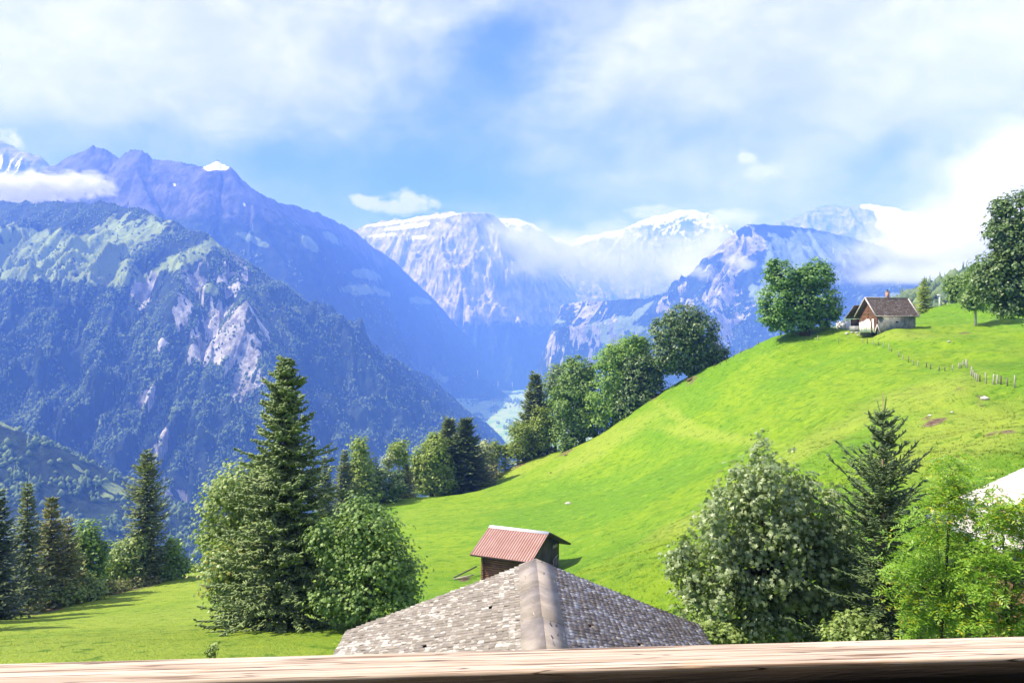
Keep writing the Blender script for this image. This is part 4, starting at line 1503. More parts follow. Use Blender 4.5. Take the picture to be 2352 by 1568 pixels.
# ------------------------------------------------------------------ trees
def leaf_mat(name, dark, light, rough=0.5, spec=0.35, trans=0.3, yellow=None, yamt=0.1):
    m, nt, out = new_mat(name)
    rnd = nt.node('ShaderNodeNewGeometry').outputs['Random Per Island']
    tcn = nt.node('ShaderNodeTexCoord')
    n = nt.noise(tcn.outputs['Object'], 0.6, 3, 0.5)
    col = nt.mix(nt.add(nt.mul(rnd, 0.6), nt.mul(n, 0.4)), dark, light)
    if yellow:
        col = nt.mix(nt.ramp(nt.add(rnd, nt.mul(nt.math('SUBTRACT', n, .5), 1.2)), 1 - yamt, 1 - yamt + .05), col, yellow)
    p = principled(nt, None, col, rough, spec)
    tr = nt.node('ShaderNodeBsdfTranslucent')
    nt.put(tr.inputs['Color'], nt.mix(1.0, col, (1.2, 1.35, 0.6), 'MULTIPLY'))
    ms = nt.node('ShaderNodeMixShader')
    ms.inputs[0].default_value = trans
    nt.l.new(p.outputs[0], ms.inputs[1])
    nt.l.new(tr.outputs[0], ms.inputs[2])
    nt.l.new(ms.outputs[0], out.inputs['Surface'])
    return m


L_SPRUCE = leaf_mat('spruce_needles', (0.095, 0.130, 0.050), (0.235, 0.290, 0.105), 0.6, 0.25, 0.12)
L_SPRUCE_HERO = leaf_mat('fresh_spruce_needles', (0.090, 0.138, 0.045), (0.260, 0.335, 0.110), 0.55, 0.3, 0.12)
L_SPRUCE_OLIVE = leaf_mat('olive_spruce_needles', (0.13, 0.145, 0.045), (0.30, 0.30, 0.095), 0.6, 0.25, 0.15)
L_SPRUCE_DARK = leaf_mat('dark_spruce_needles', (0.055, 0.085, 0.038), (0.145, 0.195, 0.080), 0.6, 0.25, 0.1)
L_LARCH = leaf_mat('larch_needles', (0.175, 0.263, 0.052), (0.420, 0.473, 0.105), 0.6, 0.2, 0.25)
L_MAPLE = leaf_mat('maple_leaves', (0.08, 0.16, 0.032), (0.23, 0.34, 0.075), 0.5, 0.35, 0.3)
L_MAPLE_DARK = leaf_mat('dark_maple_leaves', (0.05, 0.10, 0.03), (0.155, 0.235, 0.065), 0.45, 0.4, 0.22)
L_MAPLE_NEAR = leaf_mat('glossy_maple_leaves', (0.13, 0.19, 0.07), (0.38, 0.45, 0.22), 0.42, 0.5, 0.36)
L_ASH = leaf_mat('bright_ash_leaves', (0.140, 0.285, 0.026), (0.340, 0.500, 0.080), 0.45, 0.4, 0.42, (0.42, 0.40, 0.03), 0.10)
L_ASH_FAR = leaf_mat('light_ash_leaves', (0.123, 0.228, 0.038), (0.289, 0.429, 0.088), 0.5, 0.3, 0.35)
L_YELLOW = leaf_mat('yellow_green_leaves', (0.13, 0.20, 0.03), (0.34, 0.41, 0.085), 0.5, 0.3, 0.35)
L_PALE = leaf_mat('pale_grey_green_leaves', (0.193, 0.245, 0.105), (0.455, 0.490, 0.245), 0.5, 0.35, 0.3)
L_BUSH = leaf_mat('hedge_leaves', (0.131, 0.201, 0.044), (0.333, 0.411, 0.114), 0.5, 0.35, 0.3)
L_BROWN = leaf_mat('dry_undergrowth_leaves', (0.13, 0.15, 0.05), (0.32, 0.33, 0.13), 0.7, 0.2, 0.2)
BARK = wood_mat('dark_bark', (0.05, 0.04, 0.03), (0.13, 0.10, 0.075), (6, 6, 1.2), 2.0, 0.9)
BARK_PALE = wood_mat('pale_bark', (0.30, 0.27, 0.22), (0.56, 0.52, 0.45), (6, 6, 1.2), 2.0, 0.9)
BARK_SPRUCE = wood_mat('spruce_bark', (0.16, 0.10, 0.06), (0.30, 0.21, 0.14), (6, 6, 1.2), 2.0, 0.9)


def norm(a):
    return a / (np.linalg.norm(a, axis=-1, keepdims=True) + 1e-9)


SHAPES = {
    'quad': (np.array([(0, 0, 0), (.42, .5, -.10), (0, 1, .0), (-.42, .5, -.10)]), [(0, 1, 2), (0, 2, 3)]),
    'leaflet': (np.array([(0, 0, 0), (.2, .45, -.06), (0, 1, -.08), (-.2, .45, -.06)]), [(0, 1, 2), (0, 2, 3)]),
    'maple': (np.array([(0, 0, 0), (.20, .06, -.03), (.56, .16, -.12), (.34, .36, -.05), (.62, .72, -.16), (.22, .64, -.04), (0, 1.08, -.14),
                        (-.22, .64, -.04), (-.62, .72, -.16), (-.34, .36, -.05), (-.56, .16, -.12), (-.20, .06, -.03), (0, .42, .05)]),
              [(12, i, (i + 1) % 12) for i in range(12)]),
}


def leaves(name, P, Nn, size, mat, parent, shape='quad', seed=0, tang=None):
    """One small folded face per leaf at the points P, facing along Nn."""
    r = np.random.default_rng(seed)
    T, Fc = SHAPES[shape]
    n, k = len(P), len(T)
    Nn = norm(Nn)
    t = r.normal(0, 1, (n, 3)) if tang is None else tang
    t = norm(t - Nn * (t * Nn).sum(1, keepdims=True))
    s = np.cross(t, Nn)
    sz = size * r.uniform(.6, 1.25, n)
    V = P[:, None, :] + sz[:, None, None] * (T[None, :, 0, None] * s[:, None, :] + (T[None, :, 1, None] - (.5 if tang is None else 0)) * t[:, None, :] + T[None, :, 2, None] * Nn[:, None, :])
    f = (np.arange(n)[:, None, None] * k + np.array(Fc)[None]).reshape(-1)
    return mesh_from(name, V.reshape(-1, 3), f, 3, mat, parent)


def crown_points(blobs, n, clump, per, seed, up=.6, shell=(.62, 1.02)):
    shell = (shell[0] - .08, shell[1] + .1)
    r = np.random.default_rng(seed)
    B = np.array(blobs, float)
    area = (B[:, 3] * B[:, 4] + B[:, 4] * B[:, 5] + B[:, 3] * B[:, 5])
    nc = max(8, int(n / per))
    C, O = [], []
    tries = 0
    while len(C) < nc and tries < nc * 12:
        tries += 1
        k = r.choice(len(B), p=area ** .7 / (area ** .7).sum())
        d = norm(r.normal(0, 1, 3))
        rad = r.uniform(*shell) ** .7
        c = B[k, :3] + d * B[k, 3:6] * rad
        q = (((c - B[:, :3]) / B[:, 3:6]) ** 2).sum(1)
        q[k] = 9
        if q.min() < .42 and r.random() < .85:
            continue
        C.append(c)
        O.append(d)
    C, O = np.array(C), np.array(O)
    m = r.integers(int(per * .5), int(per * 1.5) + 1, len(C))
    ci = np.repeat(np.arange(len(C)), m)
    cs = clump * r.uniform(.5, 1.3, len(C)) ** 1.3
    off = np.clip(r.normal(0, 1, (len(ci), 3)), -1.9, 1.9) * cs[ci][:, None] * np.array([1, 1, .62])
    P = C[ci] + off
    # clumps shingle like boughs: leaves look outwards and up
    Nn = O[ci] * .55 + np.array([0, 0, up]) + norm(off) * .45 + r.normal(0, .38, (len(ci), 3))
    return P, Nn, C


def limbs(b, blobs, base_r, h0, lean=(0, 0), seed=0, targets=None, nsub=0):
    r = random.Random(seed)
    B = sorted(blobs, key=lambda q: q[2])
    top = max(blobs, key=lambda q: q[2] + q[5])
    tp = Vector((top[0], top[1], top[2]))
    trunk = [Vector((0, 0, -.3)), Vector((lean[0] * .2, lean[1] * .2, h0 * .5)), Vector((lean[0], lean[1], h0)), Vector((lean[0], lean[1], h0)).lerp(tp, .55), tp]
    b.tube(trunk, [base_r * 1.25, base_r, base_r * .85, base_r * .5, base_r * .15], 9)
    for q in blobs:
        c = Vector(q[:3])
        s = Vector((lean[0], lean[1], h0)).lerp(tp, r.uniform(0, .35))
        mid = s.lerp(c, .5) + Vector((0, 0, -.08 * (c - s).length))
        b.tube([s, mid, c], [base_r * .45, base_r * .3, base_r * .12], 6)
    if targets is not None:
        for t in targets:
            t = Vector(t)
            q = min(blobs, key=lambda q: (Vector(q[:3]) - t).length)
            s = Vector(q[:3])
            b.tube([s, s.lerp(t, .5) + Vector((0, 0, -.05)), t], [base_r * .13, base_r * .09, base_r * .03], 4, False)


DENSE = {'quad': 2.4, 'maple': 1.5}
SIZE = {'quad': .92, 'maple': .74}


def knobby(blobs, k, seed):
    """Small extra boughs that break the outline of the main lobes."""
    r = np.random.default_rng(seed + 900)
    res = list(blobs)
    for i in range(k):
        q = blobs[r.integers(0, len(blobs))]
        d = norm(r.normal(0, 1, 3) + np.array([0, -.2, .25]))
        f = r.uniform(.85, 1.15)
        s = r.uniform(.22, .42)
        res.append((q[0] + d[0] * q[3] * f, q[1] + d[1] * q[4] * f, q[2] + d[2] * q[5] * f, q[3] * s, q[4] * s, q[5] * s * 1.15))
    return res


def broadleaf(name, label, cat, base, blobs, n, size, mat, trunk_r=.2, h0=1.5, clump=.45, per=16, shape='quad', seed=1, bark=None, group=None, up=.6,
              lean=(0, 0), twigs=40, shell=(.62, 1.02), knobs=10):
    root = empty(name, base)
    tag(root, label, cat, group)
    blobs = knobby(blobs, knobs, seed)
    dn = DENSE.get(shape, 1.0)
    P, Nn, C = crown_points(blobs, n * dn, clump, per, seed, up, shell)
    leaves('crown', P, Nn, size * SIZE.get(shape, 1.0), mat, root, shape, seed + 1)
    b = MB()
    r = random.Random(seed)
    idx_ = [r.randrange(len(C)) for _ in range(min(twigs, len(C)))]
    limbs(b, blobs, trunk_r, h0, lean, seed, [C[i] for i in idx_])
    b.build('trunk', bark or BARK, root, True)
    return root


def sc(d):
    return d / F       # metres per measured unit at distance d


def blob_list(base, items):
    """Crown lobes measured as (u, v, ru, rv, depth offset in metres) around the tree's own distance."""
    d = base[1]
    out_ = []
    for (u, v, ru, rv, dy) in items:
        dd = d + dy
        w = W(u, v, dd)
        out_.append((w[0] - base[0], w[1] - base[1], w[2] - base[2], ru * sc(dd), (ru + rv) / 2 * sc(dd), rv * sc(dd)))
    return out_


def leafy(label, u, d, items, n, size, mat, name='broadleaf_tree', cat='tree', h0f=.35, trunk_px=5, seed=1, clump=.5, per=16, bark=None, shape='quad', group=None, vb=None, up=.6, twigs=40, shell=(.62, 1.02), knobs=12):
    base = on_ground(u, d)
    bl = blob_list(base, items)
    top = max(q[2] + q[5] for q in bl)
    return broadleaf(name, label, cat, base, bl, n, size, mat, trunk_px * sc(d), max(.2, top * h0f), clump, per, shape, seed, bark, group, up, (0, 0), twigs, shell, knobs)


def conifer(label, base, h, rad, mat, levels=26, nbr=7, nodes=5, seed=1, start=.08, profile=None, droop=.35, tw=(.32, .11), name='spruce_tree', rough=.3, trunk_r=None, bark=None,
            prism=False, upturn=.25, gap=0.0, group=None, cat='tree', tip=0.0, side=.75, hang=.25, lump=0.0, rise0=.55, reps=2, endx=1.5):
    """Whorls of boughs; each bough carries side twigs on both sides that hang and fan out."""
    r = np.random.default_rng(seed)
    root = empty(name, base)
    tag(root, label, cat, group)
    prof = profile or [(0, .02), (.1, .16), (.3, .42), (.6, .75), (.9, 1.0), (1, .85)]
    pt, pr = np.array([p[0] for p in prof]), np.array([p[1] for p in prof])
    P, D, L, Wd, U = [], [], [], [], []
    wood = MB()
    tr_ = trunk_r or h * .013
    wood.tube([(0, 0, -.3), (0, 0, h * .3), (0, 0, h * .65), (0, 0, h * .97)], [tr_ * 1.2, tr_ * .9, tr_ * .5, tr_ * .1], 8)
    lump_a = r.uniform(0, 6.28, 40)
    for i in range(levels):
        t = min(max((i + r.uniform(-.25, .25)) / (levels - 1), 0), 1) ** .92      # 0 at the top
        z_lev = h * (1 - tip) * (1 - t * (1 - start))
        R0 = rad * float(np.interp(t, pt, pr))
        k = max(3, int(round(nbr * (.55 + .45 * min(1, R0 / rad * 1.6)))))
        a0 = r.uniform(0, 6.28)
        for j in range(k):
            if r.random() < gap:
                continue
            a = a0 + 6.283 * j / k + r.normal(0, .22)
            lum = 1 + lump * math.sin(a * 2 + lump_a[int(t * 12)]) * math.sin(t * 19 + lump_a[20])
            z = min(z_lev + (r.normal(0, .018) * h if prism and t > .06 else 0), h * (1 - tip))
            bl = R0 * (1 + r.normal(0, rough * .55)) * lum
            if bl < .02 * rad:
                continue
            dirh = np.array([math.cos(a), math.sin(a), 0])
            rise = r.normal(0, .16) + rise0 * (1 - t) - droop * t
            p_prev = np.array([0, 0, z])
            pts = []
            nn = max(2, int(nodes * (.35 + .65 * min(1, bl / rad))))
            for q in range(1, nn + 1):
                f = q / nn
                zc = rise * bl * f - droop * .35 * bl * f * (1 - f) * 2 + upturn * bl * max(0, f - .55) ** 1.5
                pts.append(np.array([0, 0, z]) + dirh * bl * f + np.array([0, 0, zc]))
            if prism or h * 1.0 > 3:
                wood.tube([(0, 0, z)] + [tuple(x) for x in pts], [tr_ * .22 * (1 - t * .3)] + [tr_ * .22 * (1 - .85 * (q + 1) / nn) for q in range(nn)], 4, False)
            for q, pp in enumerate(pts):
                f = (q + 1) / nn
                dd = norm(pp - p_prev)
                sidev = np.cross(dd, [0, 0, 1])
                sidev = sidev / (np.linalg.norm(sidev) + 1e-6)
                for s in (-1, 1):
                    for rep in range(reps if prism else 1):
                        l = tw[0] * (1.15 - .5 * f) * r.uniform(.7, 1.3)
                        zr = r.normal(0, .3) if prism else 0.0
                        d2 = norm(dd * r.uniform(.35, .9) + sidev * s * r.uniform(.5, 1.0) * side + np.array([0, 0, zr - hang * r.uniform(.2, 1.4) + (0.25 if t < .2 else 0)]))
                        P.append(p_prev + (pp - p_prev) * r.uniform(.1, 1))
                        D.append(d2)
                        L.append(l)
                        Wd.append(tw[1] * r.uniform(.8, 1.2))
                        U.append(np.array([0, 0, 1.0]) + r.normal(0, .3, 3))
                # along the bough itself
                P.append(p_prev)
                D.append(dd + np.array([0, 0, r.normal(0, .12)]))
                L.append(np.linalg.norm(pp - p_prev) * (1.15 if q < nn - 1 else endx))
                Wd.append(tw[1])
                U.append(np.array([0, 0, 1.0]))
                p_prev = pp
    # leader
    for k in range(3 if tip else 2):
        P.append(np.array([0, 0, h * (1 - tip) - .02 * h]))
        D.append(np.array([r.normal(0, .1), r.normal(0, .1), 1.0]))
        L.append(h * .035 + h * tip * .5)
        Wd.append(tw[1] * .8)
        U.append(np.array([1.0, 0, 0]))
    P, D, L, Wd, U = np.array(P), norm(np.array(D)), np.array(L), np.array(Wd), np.array(U)
    S = norm(np.cross(D, U))
    T = np.cross(S, D)
    if prism:
        # each twig: a tapered four sided bottle brush with ragged girth
        n = len(P)
        ring = [(1, 0), (0, 1), (-1, 0), (0, -1)]
        V = np.zeros((n, 13, 3))
        for m_, (f, wf) in enumerate([(0.0, .55), (.35, 1.0), (.8, .8)]):
            for q, (x, y) in enumerate(ring):
                jit = r.uniform(.8, 1.2, n)
                V[:, m_ * 4 + q] = P + D * (L * f)[:, None] + (S * x + T * y) * (Wd * .5 * wf * jit)[:, None]
        V[:, 12] = P + D * L[:, None] * 1.05
        fs = []
        for m_ in range(2):
            for q in range(4):
                a, b_ = m_ * 4 + q, m_ * 4 + (q + 1) % 4
                fs += [(a, b_, b_ + 4), (a, b_ + 4, a + 4)]
        for q in range(4):
            fs.append((8 + q, 8 + (q + 1) % 4, 12))
        f = (np.arange(n)[:, None, None] * 13 + np.array(fs)[None]).reshape(-1)
        mesh_from('crown', V.reshape(-1, 3), f, 3, mat, root)
    else:
        n = len(P)
        V = np.zeros((n, 4, 3))
        V[:, 0] = P
        V[:, 1] = P + D * (L * .45)[:, None] + S * (Wd * .5)[:, None] - T * (Wd * .28)[:, None]
        V[:, 2] = P + D * L[:, None]
        V[:, 3] = P + D * (L * .45)[:, None] - S * (Wd * .5)[:, None] - T * (Wd * .28)[:, None]
        f = (np.arange(n)[:, None, None] * 4 + np.array([(0, 1, 2), (0, 2, 3)])[None]).reshape(-1)
        mesh_from('crown', V.reshape(-1, 3), f, 3, mat, root)
    wood.build('trunk', bark or BARK, root, True)
    return root


def spruce(label, u, d, vtop, rpx, mat=None, seed=1, lean=0, **kw):
    base = on_ground(u, d)
    h = -(vtop - 784) / F * d - base[2]
    r_ = rpx * sc(d) * 1.12
    kw.setdefault('levels', int(min(56, max(22, h * 2.9))))
    kw.setdefault('nbr', 9)
    kw.setdefault('tw', (max(.45, r_ * .34), max(.17, r_ * .11)))
    return conifer(label, base, h, r_, mat or L_SPRUCE, seed=seed, **kw)


# --- the tall spruce in front, a little left of the middle
base = on_ground(655, 40)
hs_ = -(829 - 784) / F * 40 - base[2]
conifer('tall dense spruce in the foreground left of the slate roof, taller than all others', base, hs_, 150 * sc(40), L_SPRUCE_HERO, levels=66, nbr=12, nodes=8, seed=4, start=.03,
        profile=[(0, .05), (.05, .15), (.09, .22), (.13, .28), (.19, .27), (.26, .34), (.33, .36), (.4, .46), (.5, .60), (.6, .74), (.72, .88), (.85, .95), (1, .95)],
        droop=.30, tw=(.33, .10), prism=True, rough=.52, upturn=.30, trunk_r=.2, side=1.0, hang=.12, lump=.32, rise0=.22, reps=3, endx=.9)
# bushy trees around it
leafy('dark green sycamore just right of the tall foreground spruce', 850, 37.5,
      [(850, 1215, 62, 52, 0), (805, 1260, 70, 80, .6), (880, 1290, 66, 70, -.3), (920, 1320, 44, 48, 0), (850, 1360, 80, 62, 0), (790, 1360, 60, 70, .5), (925, 1365, 34, 36, -.2)], 9000, .21, L_MAPLE, trunk_px=9, h0f=.3, seed=21, clump=.34, per=18, shape='maple')
leafy('light green sycamore half hidden behind the left side of the tall foreground spruce', 560, 45,
      [(560, 1115, 62, 60, 0), (515, 1160, 48, 60, 0), (600, 1170, 60, 70, .8), (500, 1225, 34, 44, 0), (550, 1250, 66, 60, 0)], 7000, .25, L_BUSH, trunk_px=9, h0f=.3, seed=22, clump=.4, per=18, shape='maple')
leafy('pale leaved young maple at the left foot of the tall foreground spruce', 545, 42.5,
      [(530, 1310, 46, 50, 0), (510, 1280, 34, 36, 0), (545, 1370, 42, 56, 0), (575, 1330, 50, 60, .5), (540, 1430, 24, 34, 0), (600, 1255, 46, 40, .5)], 5200, .24, leaf_mat('yellowing_maple_leaves', (0.123, 0.210, 0.044), (0.350, 0.438, 0.140), .42, .5, .3, (.36, .33, .06), .2), trunk_px=6, h0f=.3, seed=23, clump=.36, per=18, shape='maple')
leafy('single leafy sprig poking up above the handrail at the lower left', 494, 29, [(490, 1490, 12, 10, 0), (500, 1482, 9, 9, 0), (485, 1499, 9, 9, 0)], 90, .16, L_BUSH, name='leafy_sprig', cat='shrub', trunk_px=1.2, h0f=.8, seed=24, clump=.08, per=9, shape='maple', twigs=4)

# --- left edge of the meadow
spruce('dark spruce cut by the left border of the view', -2, 74, 1128, 54, L_SPRUCE_DARK, 31, start=.04)
for u_, d_, sd_ in ((-82, 69, 28), (-150, 60, 29)):
    spruce('spruce standing beyond the left border, its shadow lying on the meadow', u_, d_, 1090, 60, L_SPRUCE, sd_, group='spruces beyond the left border')
spruce('grey green spruce second from the left border with a bare lower trunk', 63, 81, 1113, 44, L_SPRUCE, 32, start=.12, gap=.1)
spruce('olive brown spruce third from the left border', 118, 85, 1146, 50, L_SPRUCE_OLIVE, 33, start=.06)
spruce('shorter olive spruce between the olive brown spruce and the slim two lobed tree', 156, 87, 1192, 40, L_SPRUCE_OLIVE, 34, start=.08)
leafy('slim two lobed broadleaf tree at the right end of the left spruce group', 207, 91, [(208, 1218, 24, 26, 0), (222, 1285, 22, 30, 0), (190, 1262, 24, 36, .5), (170, 1310, 30, 40, 0), (200, 1340, 26, 26, 0)], 2600, .42, L_MAPLE, trunk_px=3, h0f=.4, seed=35, clump=.5)
leafy('rounded bush at the right foot of the slim two lobed tree', 205, 88, [(200, 1352, 24, 26, 0), (215, 1362, 18, 18, 0)], 1100, .33, L_BUSH, name='bush', cat='bush', trunk_px=2, seed=36, clump=.4, h0f=.2)
leafy('low bright bush below the olive spruces', 140, 85, [(130, 1352, 28, 24, 0), (155, 1362, 22, 18, 0), (105, 1366, 18, 14, 0)], 1200, .33, L_BUSH, name='bush', cat='bush', trunk_px=2, seed=37, clump=.4, h0f=.2)
spruce('tall thin spruce rising from the bushes at the left meadow edge', 338, 101, 1036, 40, L_SPRUCE, 38, start=.05, rough=.42, gap=.08,
       profile=[(0, .03), (.08, .3), (.16, .62), (.25, .62), (.33, .95), (.45, .86), (.6, .92), (.75, .9), (.9, .85), (1, .6)])
leafy('light green bush at the left foot of the tall thin spruce', 282, 100, [(285, 1275, 40, 34, 0), (265, 1305, 30, 30, 0), (310, 1250, 22, 26, 0), (300, 1310, 36, 30, 0)], 2600, .40, L_BUSH, name='bush', cat='bush', trunk_px=3, seed=39, clump=.5, h0f=.25)
leafy('darker bush at the right foot of the tall thin spruce', 382, 103, [(378, 1295, 34, 34, 0), (400, 1262, 16, 18, 0), (395, 1305, 26, 26, 0)], 2000, .40, L_MAPLE, name='bush', cat='bush', trunk_px=3, seed=40, clump=.5, h0f=.25)
for i, (u, d, r_, lab) in enumerate([(250, 93, 22, 'low dry shrub at the edge left of the light green bush'), (275, 95, 16, 'second low dry shrub in front of the light green bush'), (318, 98, 14, 'small dry shrub at the foot of the tall thin spruce'),
                                     (452, 110, 12, 'small green shrub on the meadow rim left of the foreground trees'), (350, 100, 12, 'tiny shrub right of the tall spruce foot'), (70, 80, 16, 'dry low shrub below the grey green spruce')]):
    p = on_ground(u, d)
    v = 784 - p[2] / d * F
    leafy(lab, u, d, [(u, v - r_ * .5, r_, r_ * .7, 0)], 420, .3, L_BROWN if i != 3 else L_BUSH, name='shrub', cat='shrub', trunk_px=1, seed=400 + i, clump=.35, h0f=.2, twigs=8)

# --- tree line along the middle edge of the meadow
spruce('small spruce peeping out right behind the tall foreground spruce', 746, 150, 1050, 26, L_SPRUCE, 41)
spruce('slender dark spruce left of the yellowish alder in the middle tree line', 791, 156, 1036, 30, L_SPRUCE, 42)
leafy('tall narrow yellowish alder in the middle tree line', 830, 161, [(826, 1030, 15, 26, 0), (832, 1070, 24, 26, 0), (838, 1105, 26, 30, 0), (822, 1100, 20, 26, 0), (845, 1135, 26, 20, 0)], 2600, .62, L_YELLOW, trunk_px=3, h0f=.3, seed=43, clump=.7)
spruce('thin dark conifer top right beside the yellowish alder', 864, 164, 1050, 13, L_SPRUCE_DARK, 44)
leafy('dark rounded bush right of the yellowish alder', 885, 166, [(885, 1112, 34, 32, 0), (865, 1120, 26, 26, 0), (905, 1125, 20, 18, 0)], 2000, .55, L_MAPLE_DARK, name='bush', cat='bush', trunk_px=2, seed=45, clump=.7, h0f=.2)
leafy('thin tree with a small sparse crown behind the dark rounded bush', 893, 170, [(895, 1052, 8, 14, 0), (888, 1074, 13, 16, 0), (880, 1094, 10, 8, 0)], 420, .5, L_PALE, trunk_px=1.6, h0f=.8, seed=46, clump=.6, bark=BARK_PALE, twigs=20)
leafy('tall thin tree with a high small crown and long bare trunk', 917, 172, [(913, 1030, 16, 18, 0), (920, 1052, 18, 16, 0), (908, 1048, 10, 12, 0)], 800, .55, L_YELLOW, trunk_px=2.2, h0f=.8, seed=47, clump=.6, bark=BARK_PALE, twigs=24)
spruce('small spruce right of the tree with the long bare trunk', 933, 173, 1068, 25, L_SPRUCE_OLIVE, 48)
leafy('broad sunlit yellow green tree leaning on the pair of tall spruces', 992, 181, [(1000, 1020, 22, 24, 0), (985, 1052, 32, 34, 0), (1010, 1060, 30, 36, 0), (975, 1095, 32, 36, 0), (1015, 1105, 34, 34, 0), (995, 1115, 40, 24, 0)], 5200, .62, L_YELLOW, trunk_px=4, h0f=.25, seed=49, clump=.75, per=18)
spruce('left one of the pair of tall spruces in the middle tree line', 1031, 186, 964, 52, L_SPRUCE, 50, start=.03)
spruce('right one of the pair of tall spruces, dark with drooping boughs', 1069, 184, 965, 54, L_SPRUCE_DARK, 51, start=.03)
leafy('silvery willow like tree right of the pair of tall spruces', 1113, 194, [(1112, 1036, 16, 20, 0), (1120, 1052, 14, 14, 0), (1106, 1058, 12, 14, 0)], 1200, .6, L_PALE, trunk_px=2, h0f=.4, seed=52, clump=.7)
leafy('small birch with a pale trunk right of the silvery tree', 1139, 197, [(1138, 1030, 12, 15, 0), (1134, 1052, 11, 14, 0)], 800, .55, L_YELLOW, trunk_px=2, h0f=.5, seed=53, clump=.6, bark=BARK_PALE)
leafy('low bush on the rise below the silvery tree and the birch', 1124, 191, [(1122, 1085, 24, 16, 0), (1108, 1092, 14, 12, 0)], 900, .5, L_BROWN, name='bush', cat='bush', trunk_px=1.5, seed=54, clump=.6, h0f=.2)
spruce('thin sparse young conifer right of the small birch', 1160, 197, 1020, 15, L_LARCH, 55, gap=.3)
leafy('tangled light shrubby tree left of the sycamore group', 1190, 197, [(1190, 1000, 22, 26, 0), (1205, 1030, 24, 20, 0), (1175, 1035, 18, 16, 0)], 1700, .55, L_YELLOW, trunk_px=2.2, seed=56, clump=.7, h0f=.3, bark=BARK_PALE)

# --- the big group on the hill's left flank
spruce('tall spruce at the left of the big tree group on the hill flank', 1229, 202, 858, 46, L_SPRUCE, 61, start=.02)
leafy('grey green tree behind between the tall spruce and the round sycamore', 1276, 207, [(1278, 868, 24, 34, 0), (1262, 905, 22, 40, 0), (1290, 890, 22, 40, 0), (1275, 950, 28, 50, 0)], 2800, .65, L_PALE if False else leaf_mat('grey_green_leaves', (0.105, 0.166, 0.061), (0.245, 0.333, 0.131), .5, .3, .3), trunk_px=4, seed=62, clump=.8, h0f=.3)
leafy('yellow green small tree at the foot of the tall spruce', 1238, 199, [(1245, 965, 26, 30, 0), (1225, 990, 24, 26, 0), (1255, 1000, 24, 26, 0), (1240, 1020, 24, 14, 0)], 2600, .55, L_YELLOW, trunk_px=2, seed=63, clump=.65, h0f=.35)
leafy('large round sycamore with grey green leaves in the big tree group', 1338, 195, [(1335, 850, 30, 32, 0), (1318, 890, 36, 40, 0), (1345, 900, 36, 46, 0), (1300, 940, 34, 40, 0), (1335, 960, 44, 44, 0), (1310, 990, 38, 30, 0), (1360, 970, 30, 34, 0), (1300, 1018, 18, 16, -2)], 7000, .62, L_MAPLE, trunk_px=7, seed=64, clump=.75, per=18, h0f=.2)
leafy('bright green ash in the middle of the big tree group', 1432, 190, [(1435, 810, 38, 36, 0), (1395, 825, 28, 34, 0), (1460, 830, 34, 40, 0), (1410, 870, 44, 44, 0), (1385, 920, 40, 40, 0), (1430, 930, 42, 40, -.5), (1395, 962, 36, 24, 0)], 7500, .62, L_ASH_FAR, trunk_px=7, seed=65, clump=.75, per=18, h0f=.2)
spruce('dark spruce behind the bright ash', 1478, 196, 778, 38, L_SPRUCE_DARK, 66)
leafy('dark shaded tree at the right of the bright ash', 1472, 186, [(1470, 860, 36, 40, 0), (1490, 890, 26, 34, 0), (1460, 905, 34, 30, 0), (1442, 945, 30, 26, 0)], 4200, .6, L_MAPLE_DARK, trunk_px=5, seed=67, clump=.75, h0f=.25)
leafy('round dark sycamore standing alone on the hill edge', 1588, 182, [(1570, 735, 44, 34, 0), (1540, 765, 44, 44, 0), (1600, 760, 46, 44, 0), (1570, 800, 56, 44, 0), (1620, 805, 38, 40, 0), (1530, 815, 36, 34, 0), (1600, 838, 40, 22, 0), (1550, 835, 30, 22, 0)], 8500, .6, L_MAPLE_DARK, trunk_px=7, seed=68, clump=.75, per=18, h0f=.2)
leafy('broad twin crowned maple on the hilltop left of the cottage', 1848, 161, [(1800, 636, 30, 34, 0), (1876, 636, 34, 38, 0), (1785, 690, 38, 40, 0), (1840, 700, 46, 40, 0), (1836, 660, 32, 34, .4), (1775, 715, 28, 34, 0), (1905, 705, 22, 30, 0), (1885, 690, 36, 44, 0), (1795, 730, 38, 32, 0), (1890, 722, 34, 24, 0), (1835, 738, 40, 22, 0)], 9000, .55, leaf_mat('rich_maple_leaves', (0.070, 0.166, 0.028), (0.201, 0.350, 0.070), .45, .4, .3), trunk_px=10, seed=69, clump=.62, per=18, h0f=.18)
spruce('light green larch behind the right end of the cottage', 2122, 174, 641, 22, L_LARCH, 71, gap=.1)
leafy('rounded tree on the skyline between the lamp post and the big dark tree', 2205, 177, [(2207, 658, 22, 26, 0), (2195, 676, 16, 18, 0), (2220, 672, 18, 22, 0)], 2000, .55, L_MAPLE, trunk_px=3, seed=72, clump=.65, h0f=.15)
leafy('slim young tree with a pale trunk in front of the big dark tree', 2241, 140, [(2245, 640, 22, 30, 0), (2240, 675, 26, 26, 0), (2255, 690, 24, 20, 0), (2232, 698, 16, 16, 0)], 2400, .45, L_MAPLE, trunk_px=2.4, seed=73, clump=.5, h0f=.28, bark=BARK_PALE)
leafy('big dark tree hanging in from the right border', 2440, 104, [(2400, 500, 70, 60, 0), (2345, 490, 54, 50, 0), (2310, 545, 40, 40, 0), (2350, 590, 60, 60, -1), (2290, 620, 44, 40, 0), (2270, 655, 30, 36, 0), (2340, 660, 60, 50, 0), (2440, 590, 90, 90, 2), (2440, 700, 80, 60, 0), (2320, 705, 36, 24, -1)], 16000, .42, L_MAPLE_DARK, trunk_px=16, seed=74, clump=.5, per=18, h0f=.25)

